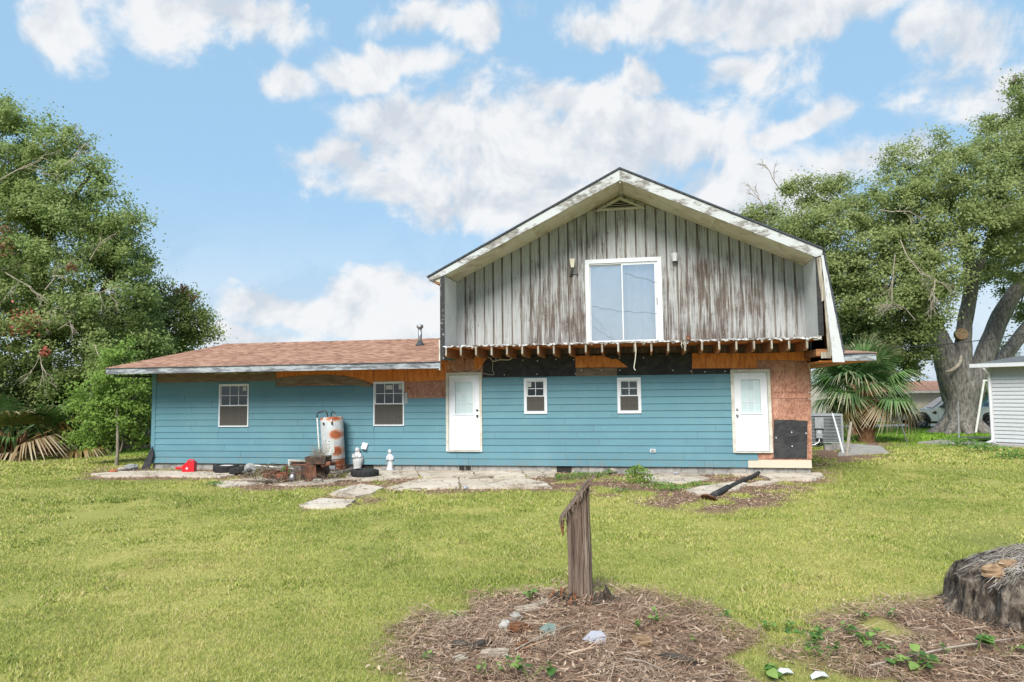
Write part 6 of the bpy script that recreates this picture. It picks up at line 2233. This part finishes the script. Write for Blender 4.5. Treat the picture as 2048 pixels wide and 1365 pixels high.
# dead grass thatch over its top
n = 4200
a = RNG.uniform(1.9, 6.5, n)
rr = .80 * RNG.random(n) ** .55 * np.where(a < 4.3, .80, 1)
zt = np.where(rr > .62, .50 - (rr - .62) * .35, .70 - (rr / .62) ** 1.6 * .20) + .10 * np.cos(a) + .02
L = RNG.uniform(.06, .22, n)
pa_ = np.stack([rr * np.cos(a), rr * np.sin(a), zt + RNG.uniform(-.01, .05, n)], -1)
dr = np.stack([np.cos(a) * .6 + RNG.normal(size=n) * .6, np.sin(a) * .35 + RNG.normal(size=n) * .8, -.2 - .6 * (rr > .6) * RNG.random(n)], -1)
dr = unit(dr) * L[:, None]
sd = unit(np.cross(dr, RNG.normal(size=(n, 3)))) * .0028
mid = pa_ + dr * .5 + np.array([0, 0, .03])
v = np.empty((n, 2, 4, 3))
v[:, 0] = np.stack([pa_ - sd, pa_ + sd, mid + sd, mid - sd], 1)
v[:, 1] = np.stack([mid - sd, mid + sd, pa_ + dr + sd * .4, pa_ + dr - sd * .4], 1)
M['thatch'] = foliage('grey_thatch', [(.13, .11, .095), (.25, .22, .19), (.38, .345, .31), (.46, .43, .39)], .1, 2, .9, .1)
kind(link('dead_grass_thatch', np_mesh('dead_grass_thatch', v.reshape(-1, 3), 4, 'thatch'), t), 'stuff')


# stones, shards, planks and chips on the mound
def gh(px, py):
    p = gp(px, py)
    for _ in range(4):
        h = float(height(p.x, p.y))
        p = gp(px, py, h - zg(p.y))
    p.z = float(height(p.x, p.y))
    return p


def shard(label, px, py, pts, th, m, rot, cat='shard', name='stone_shard'):
    p = gh(px, py)
    o = MB().prism(pts, -th / 2, th / 2, 'z').build(name, m, loc=(p.x, p.y, p.z + .03), rot=Euler(rot))
    return tag(o, label, cat)


shard('flat white shard leaning in the straw right of the post', 1190, 1284, [(-.11, -.03), (-.04, .06), (.05, .075), (.10, .03), (.10, -.06), (.03, -.05)], .016, 'shard_white', (R(42), R(5), R(-8)))
shard('greenish grey shard in the straw below the post', 1098, 1268, [(-.09, .03), (-.03, -.05), (.06, -.07), (.07, .05), (.0, .07)], .02, 'shard_green', (R(38), R(-6), R(5)))
for i, (px, py, s_, lab) in enumerate(((1032, 1241, .055, 'upper pale round stone left of the post'), (1010, 1259, .062, 'lower pale round stone left of the post'))):
    p = gh(px, py)
    o = MB().rock((0, 0, 0), s_, 1.1, .9, .8, 31 + i).build('stone', 'slab_grey', loc=(p.x, p.y, p.z + .03), rot=(0, 0, i))
    tag(o, lab, 'stone', 'pale stones on the mound')
for i, (px, py, ln, w_, ang, lab) in enumerate(((1054, 1224, .25, .10, 10, 'grey plank offcut at the upper left of the mound'), (1082, 1213, .20, .07, 38, 'pale broken plank leaning left of the post foot'), (990, 1315, .24, .11, -8, 'grey grooved plank offcut at the bottom left of the mound'), (920, 1325, .12, .07, 30, 'small pale wood scrap at the far left of the mound'))):
    p = gh(px, py)
    mb = MB()
    for k in range(5):
        mb.box(-ln / 2 + .012 * ((k * 7) % 3), ln / 2 - .015 * ((k * 5) % 3), -w_ / 2 + k * w_ / 5, -w_ / 2 + (k + .93) * w_ / 5, 0, .025 + .004 * (k % 2))
    o = mb.build('plank_offcut', 'plank', loc=(p.x, p.y, p.z + .02), rot=(R(14), R(-6), R(ang)))
    tag(o, lab, 'plank', 'plank offcuts on the mound')
for i, (px, py, ln, ang, m, lab) in enumerate(((1285, 1288, .24, -50, 'stump_top', 'pale bark slab in the straw right of the white shard'), (1050, 1300, .22, 40, 'rotwood', 'orange rotten wood chunk left of the white shard'), (1040, 1262, .26, 15, 'rotwood', 'split brown wood piece beside the pale stones'), (960, 1297, .25, 35, 'bark_dark', 'dark bark strip on the left of the mound'), (920, 1296, .18, -10, 'bark_dark', 'short dark bark strip at the left of the mound'), (1355, 1325, .35, -35, 'bark_dark', 'long dark root at the bottom right of the mound'))):
    p = gh(px, py)
    rg = random.Random(60 + i)
    w_ = .05 if m != 'bark_dark' else .03
    pts = [(-ln / 2, -w_ * .4), (-ln * .2, -w_), (ln * .3, -w_ * .8), (ln / 2, 0), (ln * .25, w_), (-ln * .3, w_ * .8)]
    mb = MB().prism(pts, 0, .03, 'z')
    for k in range(4):
        y = -w_ * .6 + k * w_ * .4
        mb.tube([(-ln * .4, y, .03), (0, y + .005, .037), (ln * .4, y * .7, .03)], [.006, .010, .004], 4)
    o = mb.build('wood_chunk', m, loc=(p.x, p.y, p.z + .015), rot=(R(20), R(rg.uniform(-8, 8)), R(ang)))
    tag(o, lab, 'wood chunk')
for i, (a, b, r, lab) in enumerate((((1030, 1312), (1148, 1262), .006, 'pale dry stick lying below the post'), ((1740, 1345), (2040, 1290), .008, 'long pale dry stalk lying at the lower right corner'), ((1250, 1330), (1330, 1358), .007, 'dry grey stalk at the bottom of the mound'))):
    A, B = gh(*a), gh(*b)
    o = MB().tube([Vector((0, 0, .05)), (B - A) * .5 + Vector((0, 0, .08)), B - A + Vector((0, 0, .06))], [r, r, r * .6], 6).build('dry_stalk', 'deadwood', loc=A)
    tag(o, lab, 'stalk')
for i, (px, py, lab) in enumerate(((1570, 1355, 'white paper scrap under the vine at the bottom edge'), (1640, 1362, 'small white paper scrap right of the bottom vine'))):
    p = gh(px, py)
    mb = MB()
    mb.add([(-.07, -.02, 0), (.0, -.03, .03), (.07, .0, .01), (.05, .04, .03), (-.02, .03, .04), (-.06, .03, .01), (-.07, -.02, -.003), (.0, -.03, .027), (.07, .0, .007), (.05, .04, .027), (-.02, .03, .037), (-.06, .03, .007)], [(0, 1, 4, 5), (1, 2, 3, 4), (11, 10, 7, 6), (10, 9, 8, 7)])
    o = mb.build('paper_scrap', 'white', loc=(p.x, p.y, p.z + .02))
    tag(o, lab, 'paper')


# broad leaved vines and weeds among the straw: every leaf its own part
def vine_leaf(seed):
    rg = random.Random(seed)
    mb = MB()
    prof = [(0, .02), (.08, .30), (.25, .44), (.5, .40), (.75, .24), (1, .0)]
    vs = []
    for t_, w_ in prof:
        z = -.22 * t_ * t_ + .04
        vs += [(t_, -w_, z + .10 * w_), (t_, 0, z), (t_, w_, z + .10 * w_)]
    fs = []
    for i in range(len(prof) - 1):
        for j in (0, 1):
            fs.append((i * 3 + j, i * 3 + j + 1, i * 3 + j + 4, i * 3 + j + 3))
    mb.add(vs, fs)
    return mb.mesh('leaf', 'leaf_vine')


VL = [vine_leaf(i) for i in range(3)]


def leaf_mat2():
    m, t_ = new_mat('broad_leaf')
    rnd = t_.n('ShaderNodeObjectInfo').outputs['Random']
    col = t_.ramp(rnd, [(.1, (.07, .16, .035)), (.5, (.14, .27, .06)), (.9, (.26, .38, .10))])
    finish(t_, col, .5, spec=.4, trans=.4)
    return m


M['broad'] = leaf_mat2()
for me in VL:
    me.materials[0] = M['broad']


def vine(label, px, py, spread, hgt, n, size, seed):
    rg = random.Random(seed)
    p = gh(px, py)
    t = thing('vine_plant', label, 'vine', p, 0, 'vines in the straw')
    for s_ in range(max(1, n // 6)):
        a = rg.uniform(0, 6.283)
        e = Vector((math.cos(a) * spread, math.sin(a) * spread * .6, hgt * rg.uniform(.5, 1)))
        m_ = e * .5 + Vector((0, 0, hgt * .4))
        MB().tube([(0, 0, 0), m_, e], [.005, .004, .002], 5).build('stem', 'leaf_sap', t)
        for k in range(6):
            f = rg.uniform(.25, 1)
            q = (m_ * (2 * f) if f < .5 else m_.lerp(e, 2 * f - 1)) + Vector((rg.uniform(-.03, .03), rg.uniform(-.03, .03), rg.uniform(.0, .04)))
            s = size * rg.uniform(.45, 1.1)
            link('leaf', VL[rg.randrange(3)], t, loc=q, rot=Euler((rg.uniform(-.5, .5), rg.uniform(-.5, .3), rg.uniform(0, 6.283))), scale=(s, s, s))


for i, a in enumerate(((1062, 1200, .14, .10, 12, .075, 'pale green vine at the top left of the mound'), (1060, 1360, .20, .16, 18, .085, 'broad leaved vine at the bottom of the mound'), (1570, 1362, .18, .12, 12, .09, 'bright green vine beside the white paper at the bottom edge'), (1625, 1295, .24, .14, 36, .065, 'dense leafy vine at the edge of the right straw patch'),
                       (1650, 1320, .16, .12, 18, .06, 'smaller vine below the dense leafy one'), (1735, 1300, .22, .12, 18, .07, 'vine spreading right of the dense leafy one'), (1700, 1272, .14, .10, 12, .06, 'vine sprig above the dense leafy one'), (1760, 1310, .12, .10, 12, .065, 'young vine left of the stump foot'), (1560, 1265, .14, .08, 12, .06, 'vine sprig in the grass strip between the straw patches'),
                       (1725, 1240, .14, .07, 12, .055, 'flat vine on the bare straw left of the stump'), (1790, 1240, .12, .08, 6, .055, 'tiny vine nearest the left side of the stump'), (1830, 1350, .22, .14, 18, .08, 'large leaved vine at the bottom right'), (1775, 1345, .14, .12, 12, .075, 'yellow green vine at the bottom right beside the large leaved one'), (1950, 1310, .14, .20, 12, .07, 'upright vine before the stump'),
                       (2010, 1315, .18, .10, 12, .08, 'vine right of the upright one before the stump'), (1890, 1325, .12, .08, 6, .07, 'small vine on the straw below the stump'), (1320, 1250, .18, .12, 24, .045, 'fine leaved green weed right of the post'), (1270, 1262, .08, .06, 6, .05, 'small sprig between the post and the fine leaved weed'), (905, 1240, .10, .06, 6, .055, 'sprig on the left side of the mound'), (1395, 1285, .10, .05, 6, .05, 'sprig at the right side of the mound'),
                       (970, 1350, .16, .08, 18, .04, 'grassy weed at the bottom left of the mound'), (840, 1330, .12, .05, 6, .06, 'yellow leaved sprig at the left tip of the mound'), (1440, 1240, .10, .06, 6, .06, 'sprig at the grass edge right of the mound'))):
    vine(a[6], a[0], a[1], a[2], a[3], a[4], a[5], 500 + i)


# burnt twigs and scraps round the grill and heater
def debris():
    poly = gpoly([(498, 950), (520, 936), (640, 936), (690, 942), (700, 960), (640, 972), (560, 972), (480, 968)])
    n = 2600
    xs_, ys_ = [p[0] for p in poly], [p[1] for p in poly]
    x, y = RNG.uniform(min(xs_), max(xs_), n), RNG.uniform(min(ys_), max(ys_), n)
    k = inpoly(x, y, poly) & ~in_house(x, y, .03)
    v = strips(0, np.stack([x[k], y[k]], -1), .22, .006, .16, .45) + np.array([0, 0, .05])
    kind(link('burnt_twigs', np_mesh('burnt_twigs', v, 4, 'debris')), 'stuff')


M['debris'] = foliage('burnt_scraps', [(.02, .016, .013), (.06, .045, .035), (.14, .105, .08), (.30, .25, .20)], .0, 2, .9, .1)
debris()
